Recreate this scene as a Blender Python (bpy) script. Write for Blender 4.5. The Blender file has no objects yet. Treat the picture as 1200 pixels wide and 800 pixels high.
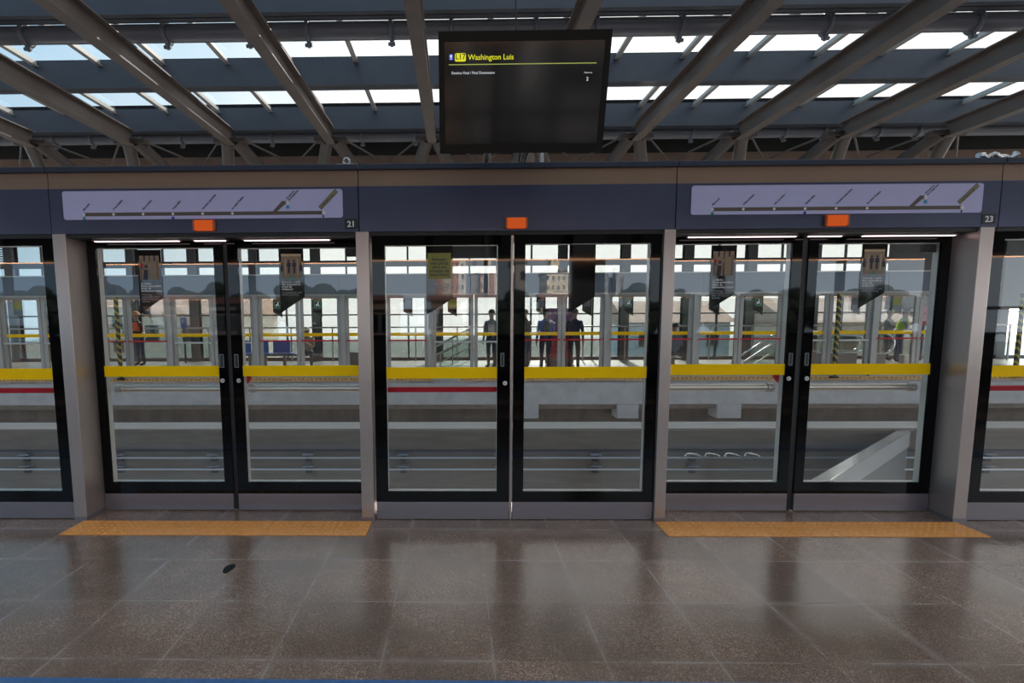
import bpy, bmesh, math, random
from mathutils import Vector, Matrix
random.seed(7)
S = bpy.context.scene
COL = S.collection
R_ = math.radians
PI = math.pi

# ------------------------------------------------------------------ camera numbers (fitted to the photograph)
CF, CCX, CCY, CP, CYAW, CROLL, CH = 625.656, 525.154, 438.070, 0.10457, -0.01746, -0.0048, 1.528
_cp, _sp, _cy, _sy, _cr, _sr = (math.cos(CP), math.sin(CP), math.cos(CYAW), math.sin(CYAW), math.cos(CROLL), math.sin(CROLL))
_right = Vector((_cy, -_sy, 0)); _fwd = Vector((_sy * _cp, _cy * _cp, -_sp)); _up = _right.cross(_fwd)
RV = _cr * _right + _sr * _up
UV = -_sr * _right + _cr * _up
def ray(u, v): return RV * ((u - CCX) / CF) - UV * ((v - CCY) / CF) + _fwd
def atY(u, v, Y):
    d = ray(u, v); t = Y / d.y
    return d.x * t, CH + d.z * t
def px2x(u, Y, v=390): return atY(u, v, Y)[0]

# ------------------------------------------------------------------ materials
class NT:
    def __init__(s, name):
        s.m = bpy.data.materials.new(name); s.m.use_nodes = True
        s.t = s.m.node_tree; s.t.nodes.clear()
        s.out = s.t.nodes.new('ShaderNodeOutputMaterial')
    def n(s, typ, **kw):
        nd = s.t.nodes.new(typ)
        for k, v in kw.items():
            if k.startswith('_'): setattr(nd, k[1:], v)
            else: nd.inputs[k.replace('__', ' ')].default_value = v
        return nd
    def l(s, a, b): s.t.links.new(a, b)
    def math(s, op, a, b=None):
        nd = s.t.nodes.new('ShaderNodeMath'); nd.operation = op
        for i, x in enumerate((a, b)):
            if x is None: continue
            if isinstance(x, (int, float)): nd.inputs[i].default_value = x
            else: s.l(x, nd.inputs[i])
        return nd.outputs[0]
    def mix(s, fac, a, b, blend='MIX'):
        nd = s.t.nodes.new('ShaderNodeMix'); nd.data_type = 'RGBA'; nd.blend_type = blend
        for idx, x in ((0, fac), (6, a), (7, b)):
            if isinstance(x, (int, float)): nd.inputs[idx].default_value = x
            elif isinstance(x, tuple): nd.inputs[idx].default_value = x
            else: s.l(x, nd.inputs[idx])
        return nd.outputs[2]
    def ramp(s, fac, stops):
        nd = s.t.nodes.new('ShaderNodeValToRGB'); s.l(fac, nd.inputs[0])
        e = nd.color_ramp.elements
        while len(e) > 1: e.remove(e[-1])
        e[0].position, e[0].color = stops[0]
        for p, c in stops[1:]:
            q = e.new(p); q.color = c
        return nd.outputs[0]
def c4(c): return (c[0], c[1], c[2], 1.0)

def pbr(name, col, rough=.5, metal=0., noise=0., nscale=12., stretch=(1, 1, 1), bump=0., spec=.5, dirt=None, rvar=0., coat=0.):
    s = NT(name)
    b = s.n('ShaderNodeBsdfPrincipled', Roughness=rough, Metallic=metal)
    b.inputs['Specular IOR Level'].default_value = spec
    if coat: b.inputs['Coat Weight'].default_value = coat; b.inputs['Coat Roughness'].default_value = .05
    b.inputs['Base Color'].default_value = c4(col)
    if noise or bump or rvar:
        tc = s.n('ShaderNodeTexCoord'); mp = s.n('ShaderNodeMapping'); mp.inputs['Scale'].default_value = stretch
        s.l(tc.outputs['Object'], mp.inputs['Vector'])
        nz = s.n('ShaderNodeTexNoise', Scale=nscale, Detail=6., Roughness=.6); s.l(mp.outputs[0], nz.inputs['Vector'])
        if noise:
            lo = tuple(x * (1 - noise) for x in col); hi = tuple(min(1, x * (1 + noise)) for x in col)
            if dirt: lo = dirt
            s.l(s.ramp(nz.outputs['Fac'], [(.3, c4(lo)), (.7, c4(hi))]), b.inputs['Base Color'])
        if rvar:
            r = s.math('MULTIPLY_ADD', nz.outputs['Fac'], rvar); r.node.inputs[2].default_value = rough - rvar / 2
            s.l(r, b.inputs['Roughness'])
        if bump:
            bp = s.n('ShaderNodeBump', Strength=bump, Distance=.01); s.l(nz.outputs['Fac'], bp.inputs['Height']); s.l(bp.outputs[0], b.inputs['Normal'])
    s.l(b.outputs[0], s.out.inputs[0])
    return s.m

def emit(name, col, st):
    s = NT(name); e = s.n('ShaderNodeEmission', Strength=st); e.inputs[0].default_value = c4(col)
    s.l(e.outputs[0], s.out.inputs[0]); return s.m

def glass(name, tint, refl=1.0, rough=0.0, haze=0.0, hazecol=(.8, .85, .85)):
    s = NT(name)
    t = s.n('ShaderNodeBsdfTransparent'); t.inputs[0].default_value = c4(tint)
    g = s.n('ShaderNodeBsdfGlossy', Roughness=rough); g.inputs[0].default_value = (1, 1, 1, 1)
    fr = s.n('ShaderNodeFresnel', IOR=1.5)
    geo = s.n('ShaderNodeNewGeometry')   # reflect at the outer face only, as a thin sheet does
    f = s.math('MULTIPLY', s.math('MULTIPLY', fr.outputs[0], refl), s.math('SUBTRACT', 1.0, geo.outputs['Backfacing'])); f.node.use_clamp = True
    mx = s.n('ShaderNodeMixShader'); s.l(f, mx.inputs[0])
    last = t.outputs[0]
    if haze:
        d = s.n('ShaderNodeBsdfTranslucent'); d.inputs[0].default_value = c4(hazecol)
        m2 = s.n('ShaderNodeMixShader', ); m2.inputs[0].default_value = haze
        s.l(t.outputs[0], m2.inputs[1]); s.l(d.outputs[0], m2.inputs[2]); last = m2.outputs[0]
    s.l(last, mx.inputs[1]); s.l(g.outputs[0], mx.inputs[2]); s.l(mx.outputs[0], s.out.inputs[0])
    return s.m

def floor_mat(name, base, dark, joint, ox, oy, size=.5, rough=.3, joint_w=.012):
    s = NT(name)
    tc = s.n('ShaderNodeTexCoord'); sep = s.n('ShaderNodeSeparateXYZ'); s.l(tc.outputs['Object'], sep.inputs[0])
    u = s.math('DIVIDE', s.math('SUBTRACT', sep.outputs[0], ox), size); v = s.math('DIVIDE', s.math('SUBTRACT', sep.outputs[1], oy), size)
    def edge(x):   # distance from the nearest joint, 0 at the joint
        return s.math('SUBTRACT', .5, s.math('ABSOLUTE', s.math('SUBTRACT', s.math('FRACT', x), .5)))
    wob = s.n('ShaderNodeTexNoise', Scale=3.5, Detail=3.); s.l(tc.outputs['Object'], wob.inputs['Vector'])
    e = s.math('MINIMUM', edge(u), edge(v))
    w = s.math('MULTIPLY', wob.outputs['Fac'], joint_w * 2.2)
    line = s.math('SUBTRACT', 1.0, s.math('SMOOTHSTEP' if False else 'DIVIDE', e, w)); line.node.use_clamp = True
    # a pale haze of dust either side of some joints
    dust = s.math('SUBTRACT', 1.0, s.math('DIVIDE', e, .075)); dust.node.use_clamp = True
    dn = s.n('ShaderNodeTexNoise', Scale=1.7, Detail=4.); s.l(tc.outputs['Object'], dn.inputs['Vector'])
    dmask = s.ramp(dn.outputs['Fac'], [(.40, (0, 0, 0, 1)), (.62, (1, 1, 1, 1))])
    dust = s.math('MULTIPLY', s.math('MULTIPLY', dust, dmask), .55)
    jm = s.ramp(wob.outputs['Fac'], [(.40, (.06, .06, .06, 1)), (.62, (1, 1, 1, 1))])
    line = s.math('MULTIPLY', s.math('MULTIPLY', line, jm), .34)
    # slab to slab variation
    cmb = s.n('ShaderNodeCombineXYZ'); s.l(s.math('FLOOR', u), cmb.inputs[0]); s.l(s.math('FLOOR', v), cmb.inputs[1])
    wn = s.n('ShaderNodeTexWhiteNoise', _noise_dimensions='2D'); s.l(cmb.outputs[0], wn.inputs['Vector'])
    # granite grain
    vo = s.n('ShaderNodeTexVoronoi', Scale=250.); s.l(tc.outputs['Object'], vo.inputs['Vector'])
    vsep = s.n('ShaderNodeSeparateColor'); s.l(vo.outputs['Color'], vsep.inputs[0])
    gr = s.ramp(vsep.outputs[0], [(0, c4(tuple(x * .35 for x in base))), (.35, c4(tuple(x * .75 for x in base))), (.7, c4(base)), (.9, c4((base[0] * 1.9, base[1] * 1.6, base[2] * 1.45))), (1, c4((base[0] * 2.6, base[1] * 2.5, base[2] * 2.4)))])
    st = s.n('ShaderNodeTexNoise', Scale=1.3, Detail=7., Roughness=.65); s.l(tc.outputs['Object'], st.inputs['Vector'])
    stain = s.ramp(st.outputs['Fac'], [(.38, (0, 0, 0, 1)), (.60, (1, 1, 1, 1))])
    colr = s.mix(stain, s.mix(.75, gr, c4(dark)), gr)
    tv = s.math('MULTIPLY_ADD', wn.outputs['Value'], .35); tv.node.inputs[2].default_value = .80
    cc = s.n('ShaderNodeCombineColor'); [s.l(tv, cc.inputs[i]) for i in range(3)]
    colr = s.mix(1.0, colr, cc.outputs[0], 'MULTIPLY')
    colr = s.mix(dust, colr, c4(joint)); colr = s.mix(line, colr, c4(joint))
    b = s.n('ShaderNodeBsdfPrincipled'); b.inputs['Specular IOR Level'].default_value = .52; s.l(colr, b.inputs['Base Color'])
    rr = s.math('MULTIPLY_ADD', st.outputs['Fac'], .22); rr.node.inputs[2].default_value = rough - .1
    s.l(s.math('ADD', rr, s.math('MULTIPLY', line, .3)), b.inputs['Roughness'])
    bp = s.n('ShaderNodeBump', Strength=.25, Distance=.004); s.l(s.math('SUBTRACT', 1.0, line), bp.inputs['Height']); s.l(bp.outputs[0], b.inputs['Normal'])
    s.l(b.outputs[0], s.out.inputs[0])
    return s.m

def window_grid(name, wall, pane, sx, sz, fill=(.45, .5), band=None, axis=0):
    """plaster wall with rows of dark windows, for the far towers"""
    s = NT(name)
    tc = s.n('ShaderNodeTexCoord'); sep = s.n('ShaderNodeSeparateXYZ'); s.l(tc.outputs['Object'], sep.inputs[0])
    xx = s.math('ADD', sep.outputs[0], sep.outputs[1])
    u = s.math('FRACT', s.math('DIVIDE', xx, sx)); v = s.math('FRACT', s.math('DIVIDE', sep.outputs[2], sz))
    m = s.math('MULTIPLY', s.math('LESS_THAN', u, fill[0]), s.math('LESS_THAN', v, fill[1]))
    base = c4(wall)
    if band:
        bu = s.math('FRACT', s.math('DIVIDE', xx, band[1])); base = s.mix(s.math('LESS_THAN', bu, .42), c4(wall), c4(band[0]))
    b = s.n('ShaderNodeBsdfPrincipled', Roughness=.8); s.l(s.mix(m, base, c4(pane)), b.inputs['Base Color'])
    s.l(b.outputs[0], s.out.inputs[0]); return s.m

def stripes(name, a, b_, period):
    s = NT(name)
    tc = s.n('ShaderNodeTexCoord'); sep = s.n('ShaderNodeSeparateXYZ'); s.l(tc.outputs['Object'], sep.inputs[0])
    v = s.math('FRACT', s.math('DIVIDE', s.math('ADD', sep.outputs[2], sep.outputs[0]), period))
    b = s.n('ShaderNodeBsdfPrincipled', Roughness=.5); s.l(s.mix(s.math('LESS_THAN', v, .62), c4(a), c4(b_)), b.inputs['Base Color'])
    s.l(b.outputs[0], s.out.inputs[0]); return s.m

M = {}
M['granite'] = floor_mat('polished granite', (.238, .160, .122), (.122, .079, .059), (.30, .23, .195), .158, 3.244, rough=.22)
M['dark_wall'] = pbr('dark rear wall', (.028, .026, .026), .6, noise=.2, nscale=3)
M['far_floor'] = floor_mat('pale stone floor', (.40, .39, .37), (.3, .29, .28), (.2, .2, .2), 0, 0, .6, .35)
M['tactile'] = pbr('tactile yellow', (.76, .30, .07), .45, noise=.12, nscale=25)
M['blue_line'] = pbr('blue floor tape', (.045, .13, .30), .4, noise=.2, nscale=30)
M['stainless'] = pbr('brushed stainless', (.40, .335, .308), .34, .7, noise=.06, nscale=6, stretch=(60, 60, 1), rvar=.12)
M['bar_steel'] = pbr('polished steel bar', (.60, .575, .53), .3, .85)
M['kick'] = pbr('kick plate steel', (.25, .222, .24), .36, .7, noise=.08, nscale=5, stretch=(1, 60, 60), rvar=.15)
M['black_enamel'] = pbr('black enamelled glass', (.002, .002, .0025), .03, spec=.2)
M['black'] = pbr('black rubber', (.006, .006, .006), .5)
M['alu'] = pbr('anodised aluminium', (.50, .49, .47), .4, .6, noise=.05, nscale=9)
M['alu_frame'] = pbr('grey door aluminium', (.34, .33, .32), .45, .3, noise=.08, nscale=7)
M['glass'] = glass('clear door glass', (.935, .938, .932), 1.2)
M['far_glass'] = glass('far door glass', (.95, .953, .95), 1.0)
M['roof_glass'] = glass('tinted roof glass', (.52, .522, .522), .9)
M['clear_roof_glass'] = glass('clear roof glass', (.84, .845, .845), .9)
M['facade_glass'] = glass('milky facade glass', (.455, .465, .458), 1.2)
M['rail_glass'] = glass('green balustrade glass', (.84, .89, .875), 1.0)
_s = NT('yellow safety film'); _b = _s.n('ShaderNodeBsdfPrincipled', Roughness=.5); _b.inputs['Base Color'].default_value = (.96, .58, .001, 1); _b.inputs['Specular IOR Level'].default_value = .12
_t = _s.n('ShaderNodeBsdfTranslucent'); _t.inputs[0].default_value = (1.0, .60, .001, 1); _m = _s.n('ShaderNodeMixShader'); _m.inputs[0].default_value = .35   # a film that lets daylight through
_s.l(_b.outputs[0], _m.inputs[1]); _s.l(_t.outputs[0], _m.inputs[2]); _s.l(_m.outputs[0], _s.out.inputs[0]); M['yellow'] = _s.m
M['red'] = pbr('red push bar', (.46, .006, .018), .4, spec=.2)
M['red_disc'] = pbr('red release disc', (.55, .02, .03), .4)
M['navy'] = pbr('navy cladding', (.062, .070, .122), .30, .35, noise=.10, nscale=2.2, rvar=.12)
M['brown_band'] = pbr('warm reflection band', (.26, .172, .118), .42, .3, noise=.05, nscale=3)  # cladding bevel; the warm ceiling reflection is put into its brown colour
M['lip'] = pbr('dark blue top trim', (.035, .045, .075), .35, .3)
M['sign'] = pbr('blue shaded sign board', (.50, .48, .73), .45, noise=.02)  # white board; bluish shade is put into its colour
M['map_bar'] = pbr('brown line bar', (.10, .075, .055), .5)
M['ink'] = pbr('dark print', (.018, .016, .035), .6)
M['white_ink'] = pbr('white print', (.72, .72, .72), .6)
M['green_ink'] = pbr('green print', (.01, .24, .13), .5)
M['blue_ink'] = pbr('blue print', (.03, .05, .42), .5)
M['cyan_ink'] = pbr('cyan print', (.02, .26, .42), .5)
M['gold_ink'] = pbr('gold print', (.24, .20, .10), .5)
M['notice'] = pbr('black notice film', (.006, .005, .005), .04, spec=.4)
M['notice_tan'] = pbr('tan notice picture', (.20, .145, .09), .4)
M['notice_cream'] = pbr('cream notice picture', (.36, .28, .16), .4)
M['notice_yellow'] = pbr('olive yellow notice', (.19, .175, .012), .4)
M['plate'] = pbr('black number plate', (.005, .006, .012), .4)
M['beacon'] = emit('lit orange lens', (1.0, .155, .03), .34)
M['beacon_cap'] = pbr('dark orange plastic', (.45, .09, .02), .4)
M['led'] = emit('led strip', (1.0, .76, .80), 2.2)
M['lamp'] = emit('warm linear lamp', (1.0, .50, .26), 12.)
M['lamp_body'] = pbr('lamp housing', (.25, .2, .17), .4)
M['steel'] = pbr('grey painted steel', (.118, .094, .083), .45, .05, noise=.12, nscale=5)
M['strut'] = pbr('dark brown steel', (.06, .046, .04), .5, noise=.1, nscale=5)
M['steel_blue'] = pbr('blue grey painted steel', (.068, .076, .096), .40, .15, noise=.10, nscale=3)
M['pipe'] = pbr('painted steel tube', (.15, .162, .19), .33, .1, noise=.06, nscale=5)
M['bar_alu'] = pbr('glazing bar', (.42, .42, .40), .45, .2)
M['ceiling'] = pbr('dark ceiling panel', (.007, .006, .006), .8, noise=.1, nscale=2, spec=.08)
M['ceil_brown'] = pbr('brown fascia', (.34, .25, .20), .6, noise=.15, nscale=3)
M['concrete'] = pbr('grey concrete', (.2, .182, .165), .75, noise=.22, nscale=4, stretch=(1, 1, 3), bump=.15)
M['beam_conc'] = pbr('guideway concrete', (.155, .138, .122), .7, noise=.18, nscale=3, stretch=(.4, 1, 3), bump=.1)
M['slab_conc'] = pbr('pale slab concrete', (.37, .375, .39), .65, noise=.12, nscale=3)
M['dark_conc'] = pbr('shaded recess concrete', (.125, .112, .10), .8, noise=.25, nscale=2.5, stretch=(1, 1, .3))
M['edge'] = pbr('brown perforated edge strip', (.52, .30, .11), .6, noise=.35, nscale=14)
M['galv'] = pbr('galvanised steel', (.62, .63, .64), .22, .85, noise=.08, nscale=3)
M['galv_paint'] = pbr('pale grey paint', (.22, .235, .255), .45, .1, noise=.06, nscale=3)
M['web_grey'] = pbr('slate grey paint', (.05, .057, .068), .5, noise=.1, nscale=2)
M['run_conc'] = pbr('pale running surface concrete', (.40, .355, .325), .6, noise=.1, nscale=3, stretch=(.3, 2, 1))
M['rail_metal'] = pbr('conductor rail metal', (.48, .53, .6), .3, .7)
M['ins'] = pbr('dark insulator', (.035, .04, .05), .5)
M['rail_dark'] = pbr('rail insulator', (.05, .06, .09), .5)
M['hdr_far'] = pbr('slate cladding', (.075, .095, .125), .4, .2, noise=.06, nscale=1.5)
M['column'] = pbr('column paint', (.075, .08, .09), .5, noise=.06, nscale=3)
M['mull'] = pbr('dark mullion', (.05, .055, .07), .45)
M['tv'] = pbr('black display casing', (.005, .005, .005), .4, spec=.2)
M['tv_screen'] = pbr('switched on dark screen', (.005, .005, .007), .10, spec=.2)
M['tv_yellow'] = emit('screen yellow', (.80, .78, .03), .62)
M['tv_line'] = emit('screen line', (.46, .50, .12), .5)
M['tv_white'] = emit('screen white', (.75, .78, .82), .6)
M['tv_blue'] = emit('screen blue', (.03, .07, .55), .6)
M['tv_ink'] = pbr('screen black', (.0, .0, .0), .5)
M['hazard'] = stripes('hazard tape', (.34, .27, .03), (.012, .012, .012), .17)
M['seat_blue'] = pbr('blue moulded plastic', (.02, .13, .50), .35)
M['seat_violet'] = pbr('faded blue plastic', (.10, .12, .42), .35)
M['grey_box'] = pbr('grey box paint', (.16, .165, .17), .5, noise=.06)
M['banner_red'] = pbr('red banner', (.45, .03, .05), .5)
M['banner_mauve'] = pbr('mauve banner', (.24, .10, .28), .5, noise=.4, nscale=9)
M['banner_blue'] = pbr('blue banner', (.03, .10, .38), .5)
M['sky_white'] = pbr('white render', (.75, .74, .72), .8)
M['pastel_a'] = pbr('peach plaster', (.85, .68, .55), .8, noise=.08)
M['pastel_b'] = pbr('pale blue plaster', (.70, .78, .82), .8, noise=.08)
M['pastel_c'] = pbr('cream plaster', (.86, .80, .66), .8, noise=.08)
M['roof_tile'] = pbr('terracotta tiles', (.17, .065, .05), .8, noise=.25, nscale=3)
M['roof_pale'] = pbr('daylight washed roof tiles', (.62, .42, .33), .8, noise=.15, nscale=3)  # terracotta lightened so the washed-out daylight look is in the colour
M['win_dark'] = pbr('dark window pane', (.06, .065, .07), .2)
M['tower_red'] = window_grid('red and cream tower wall', (.80, .74, .66), (.16, .14, .14), 1.1, 2.4, (.42, .42), ((.60, .28, .21), 3.3))
M['tower_cream'] = window_grid('cream tower wall', (.82, .72, .54), (.20, .17, .14), 1.5, 2.6, (.42, .45))
M['tower_grey'] = window_grid('grey tower wall', (.62, .57, .54), (.08, .08, .09), 3.0, 3.2, (.42, .42))
M['tower_far'] = window_grid('distant grey tower wall', (.33, .32, .33), (.12, .12, .13), 3.0, 3.2, (.45, .5))
M['dim_a'] = pbr('backlit peach plaster', (.20, .13, .095), .8, noise=.15)  # rear houses stand backlit; that shade is put into both dim plasters
M['dim_b'] = pbr('backlit grey plaster', (.17, .16, .155), .8, noise=.15)
M['leaf'] = pbr('dark tree leaves', (.022, .03, .02), .8, noise=.5, nscale=3)
M['bark'] = pbr('tree bark', (.07, .05, .035), .9)
M['ground'] = pbr('asphalt ground', (.16, .155, .15), .9, noise=.2, nscale=.4)
M['skin'] = pbr('skin', (.42, .24, .16), .55)
M['skin_dark'] = pbr('darker skin', (.20, .11, .075), .55)
M['hair'] = pbr('dark hair', (.02, .016, .014), .6)
for nm, c in dict(c_navy=(.02, .03, .07), c_denim=(.05, .075, .13), c_black=(.012, .012, .014), c_blue=(.03, .13, .42), c_grey=(.28, .29, .30), c_beige=(.48, .40, .31),
                  c_white=(.62, .62, .60), c_orange=(.95, .15, .05), c_lime=(.45, .72, .03), c_olive=(.06, .06, .05), c_steel=(.16, .20, .25), c_red=(.5, .03, .03), c_cream=(.75, .70, .58), c_helmet=(.8, .42, .2)).items():
    M[nm] = pbr('cloth ' + nm[2:], c, .75)

# ------------------------------------------------------------------ mesh builder
class MB:
    def __init__(s, base=(0, 0, 0)):
        s.v = []; s.f = []; s.mi = []; s.sm = []; s.b = Vector(base); s.cur = 0
    def add(s, vs, fs, smooth=False, m=None):
        o = len(s.v); s.v += [tuple(x) for x in vs]
        for q in fs:
            s.f.append([o + i for i in q]); s.mi.append(s.cur if m is None else m); s.sm.append(smooth)
        return s
    def box(s, x0, x1, y0, y1, z0, z1, m=None, c=0.0):
        """box; c > 0 chamfers every edge"""
        if c <= 0:
            vs = [(x, y, z) for z in (z0, z1) for y in (y0, y1) for x in (x0, x1)]
            return s.add(vs, [(0, 2, 3, 1), (4, 5, 7, 6), (0, 1, 5, 4), (2, 6, 7, 3), (0, 4, 6, 2), (1, 3, 7, 5)], False, m)
        bm = bmesh.new(); bmesh.ops.create_cube(bm, size=1)
        for v in bm.verts:
            v.co = Vector(((x0 + x1) / 2 + v.co.x * (x1 - x0), (y0 + y1) / 2 + v.co.y * (y1 - y0), (z0 + z1) / 2 + v.co.z * (z1 - z0)))
        bmesh.ops.bevel(bm, geom=bm.edges[:], offset=c, segments=2, affect='EDGES', profile=.5)
        bm.verts.index_update()
        s.add([v.co for v in bm.verts], [[v.index for v in f.verts] for f in bm.faces], False, m); bm.free(); return s
    def ring(s, x0, x1, z0, z1, gx0, gx1, gz0, gz1, y0, y1, m=None):
        """a rectangular frame in the XZ plane with one opening, closed all round"""
        o = [(x0, z0), (x1, z0), (x1, z1), (x0, z1)]; g = [(gx0, gz0), (gx1, gz0), (gx1, gz1), (gx0, gz1)]
        vs = [(x, y, z) for y in (y0, y1) for L in (o, g) for (x, z) in L]; fs = []
        for i in range(4):
            j = (i + 1) % 4
            fs += [(i, j, 4 + j, 4 + i), (8 + j, 8 + i, 12 + i, 12 + j), (j, i, 8 + i, 8 + j), (4 + i, 4 + j, 12 + j, 12 + i)]
        return s.add(vs, fs, False, m)
    def poly(s, pts, y0, y1, m=None):
        """outline in XZ (counter-clockwise seen from -Y) pulled from y0 to y1"""
        n = len(pts); vs = [(x, y0, z) for x, z in pts] + [(x, y1, z) for x, z in pts]
        fs = [tuple(range(n)), tuple(range(2 * n - 1, n - 1, -1))] + [(i, i + n, (i + 1) % n + n, (i + 1) % n) for i in range(n)]
        return s.add(vs, fs, False, m)
    def plan(s, pts, z0, z1, m=None):
        n = len(pts); vs = [(x, y, z0) for x, y in pts] + [(x, y, z1) for x, y in pts]
        fs = [tuple(range(n - 1, -1, -1)), tuple(range(n, 2 * n))] + [(i, (i + 1) % n, (i + 1) % n + n, i + n) for i in range(n)]
        return s.add(vs, fs, False, m)
    def tube(s, pts, r, n=12, m=None, caps=True):
        pts = [Vector(p) for p in pts]; rs = r if isinstance(r, (list, tuple)) else [r] * len(pts)
        vs = []; fs = []; prev = None
        for i, p in enumerate(pts):
            t = (pts[min(i + 1, len(pts) - 1)] - pts[max(i - 1, 0)]).normalized()
            if prev is None:
                a = Vector((0, 0, 1)) if abs(t.z) < .9 else Vector((1, 0, 0)); prev = t.cross(a).normalized()
            else: prev = (prev - t * prev.dot(t)).normalized()
            q = t.cross(prev)
            vs += [p + (prev * math.cos(2 * PI * k / n) + q * math.sin(2 * PI * k / n)) * rs[i] for k in range(n)]
        for i in range(len(pts) - 1):
            for k in range(n): fs.append((i * n + k, i * n + (k + 1) % n, (i + 1) * n + (k + 1) % n, (i + 1) * n + k))
        s.add(vs, fs, True, m)
        if caps:
            e = (len(pts) - 1) * n
            s.add([vs[k] for k in range(n)], [tuple(range(n - 1, -1, -1))], False, m); s.add([vs[e + k] for k in range(n)], [tuple(range(n))], False, m)
        return s
    def ball(s, c, r, n=12, k=8, m=None, cut=None):
        c = Vector(c); r = r if isinstance(r, (tuple, list)) else (r, r, r); vs = []; fs = []
        for i in range(k + 1):
            a = PI * i / k
            for j in range(n):
                b = 2 * PI * j / n; vs.append((c.x + r[0] * math.sin(a) * math.cos(b), c.y + r[1] * math.sin(a) * math.sin(b), c.z + r[2] * math.cos(a)))
        for i in range(k):
            if cut is not None and i >= cut: break
            for j in range(n): fs.append((i * n + j, (i + 1) * n + j, (i + 1) * n + (j + 1) % n, i * n + (j + 1) % n))
        return s.add(vs, fs, True, m)
    def disc(s, x, z, r, y, n=24, t=.002, m=None): return s.poly([(x + r * math.cos(2 * PI * i / n), z + r * math.sin(2 * PI * i / n)) for i in range(n)], y - t, y, m)
    def torus(s, c, R, r, axis='x', n=18, k=8, m=None):
        pts = []
        vs = []; fs = []
        for i in range(n):
            a = 2 * PI * i / n
            for j in range(k):
                b = 2 * PI * j / k; d = R + r * math.cos(b); h = r * math.sin(b)
                q = {'x': (h, d * math.cos(a), d * math.sin(a)), 'y': (d * math.cos(a), h, d * math.sin(a)), 'z': (d * math.cos(a), d * math.sin(a), h)}[axis]
                vs.append((c[0] + q[0], c[1] + q[1], c[2] + q[2]))
        for i in range(n):
            for j in range(k): fs.append((i * k + j, ((i + 1) % n) * k + j, ((i + 1) % n) * k + (j + 1) % k, i * k + (j + 1) % k))
        return s.add(vs, fs, True, m)
    def text(s, body, fn, size, align='LEFT', m=None, bold=0.0):
        me = text_mesh(body, size, align, bold)
        return s.add([fn(v.co.x, v.co.y, v.co.z) for v in me.vertices], [list(p.vertices) for p in me.polygons], False, m)
    def build(s, name, mat, parent=None):
        me = bpy.data.meshes.new(name)
        b = parent_base(parent) if parent is not None else s.b
        me.from_pydata([(x - b[0], y - b[1], z - b[2]) for x, y, z in s.v], [], s.f); me.update()
        for mm in (mat if isinstance(mat, (list, tuple)) else [mat]): me.materials.append(M[mm] if isinstance(mm, str) else mm)
        for p, i, q in zip(me.polygons, s.mi, s.sm): p.material_index = i; p.use_smooth = q
        bm = bmesh.new(); bm.from_mesh(me); bmesh.ops.recalc_face_normals(bm, faces=bm.faces[:]); bm.to_mesh(me); bm.free()
        o = bpy.data.objects.new(name, me); COL.objects.link(o)
        if parent is not None: o.parent = parent
        else: o.location = s.b
        return o
_TXT = {}
def text_mesh(body, size, align, bold):
    k = (body, size, align, bold)
    if k in _TXT: return _TXT[k]
    cu = bpy.data.curves.new('lettering', 'FONT'); cu.body = body; cu.size = size; cu.align_x = align; cu.resolution_u = 3; cu.offset = bold
    o = bpy.data.objects.new('lettering', cu); COL.objects.link(o)
    dg = bpy.context.evaluated_depsgraph_get(); dg.update()
    me = bpy.data.meshes.new_from_object(o.evaluated_get(dg))
    bpy.data.objects.remove(o); bpy.data.curves.remove(cu)
    _TXT[k] = me; return me
def parent_base(p):
    b = Vector((0, 0, 0))
    while p is not None: b += p.location; p = p.parent
    return b
def tag(o, label=None, cat=None, group=None, kind=None):
    if label: o['label'] = label
    if cat: o['category'] = cat
    if group: o['group'] = group
    if kind: o['kind'] = kind
    return o
def thing(name, label, cat, loc=(0, 0, 0), group=None):
    o = bpy.data.objects.new(name, None); o.empty_display_size = .1; COL.objects.link(o); o.location = loc
    return tag(o, label, cat, group)
def struct(name, mb, mat, parent=None):
    o = mb.build(name, mat, parent)
    if parent is None: o['kind'] = 'structure'
    return o
def copy_tree(o, parent=None):
    c = o.copy(); COL.objects.link(c)
    if parent is not None: c.parent = parent
    for ch in [x for x in o.children]: copy_tree(ch, c)
    return c
ORD = 'first second third fourth fifth sixth seventh eighth ninth tenth eleventh twelfth thirteenth fourteenth fifteenth sixteenth seventeenth eighteenth nineteenth twentieth'.split()

# ================================================================== world
w = bpy.data.worlds.new('sky'); S.world = w; w.use_nodes = True
t = w.node_tree; t.nodes.clear()
def wn(typ): return t.nodes.new(typ)
out = wn('ShaderNodeOutputWorld'); bg = wn('ShaderNodeBackground'); tc = wn('ShaderNodeTexCoord')
nz = wn('ShaderNodeTexNoise'); nz.inputs['Scale'].default_value = 1.6; nz.inputs['Detail'].default_value = 5
sp = wn('ShaderNodeSeparateXYZ'); t.links.new(tc.outputs['Generated'], sp.inputs[0]); t.links.new(tc.outputs['Generated'], nz.inputs['Vector'])
ad = wn('ShaderNodeMath'); ad.operation = 'MULTIPLY_ADD'; ad.inputs[1].default_value = 1.0; t.links.new(sp.outputs[0], ad.inputs[0])
mm = wn('ShaderNodeMath'); mm.operation = 'MULTIPLY_ADD'; mm.inputs[1].default_value = .9; mm.inputs[2].default_value = .22; t.links.new(nz.outputs['Fac'], mm.inputs[0])
zz_ = wn('ShaderNodeMath'); zz_.operation = 'MULTIPLY_ADD'; zz_.inputs[1].default_value = -.9; zz_.inputs[2].default_value = .40; t.links.new(sp.outputs[2], zz_.inputs[0])
z2_ = wn('ShaderNodeMath'); z2_.operation = 'ADD'; t.links.new(zz_.outputs[0], z2_.inputs[0]); t.links.new(mm.outputs[0], z2_.inputs[1])
t.links.new(z2_.outputs[0], ad.inputs[2])
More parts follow.
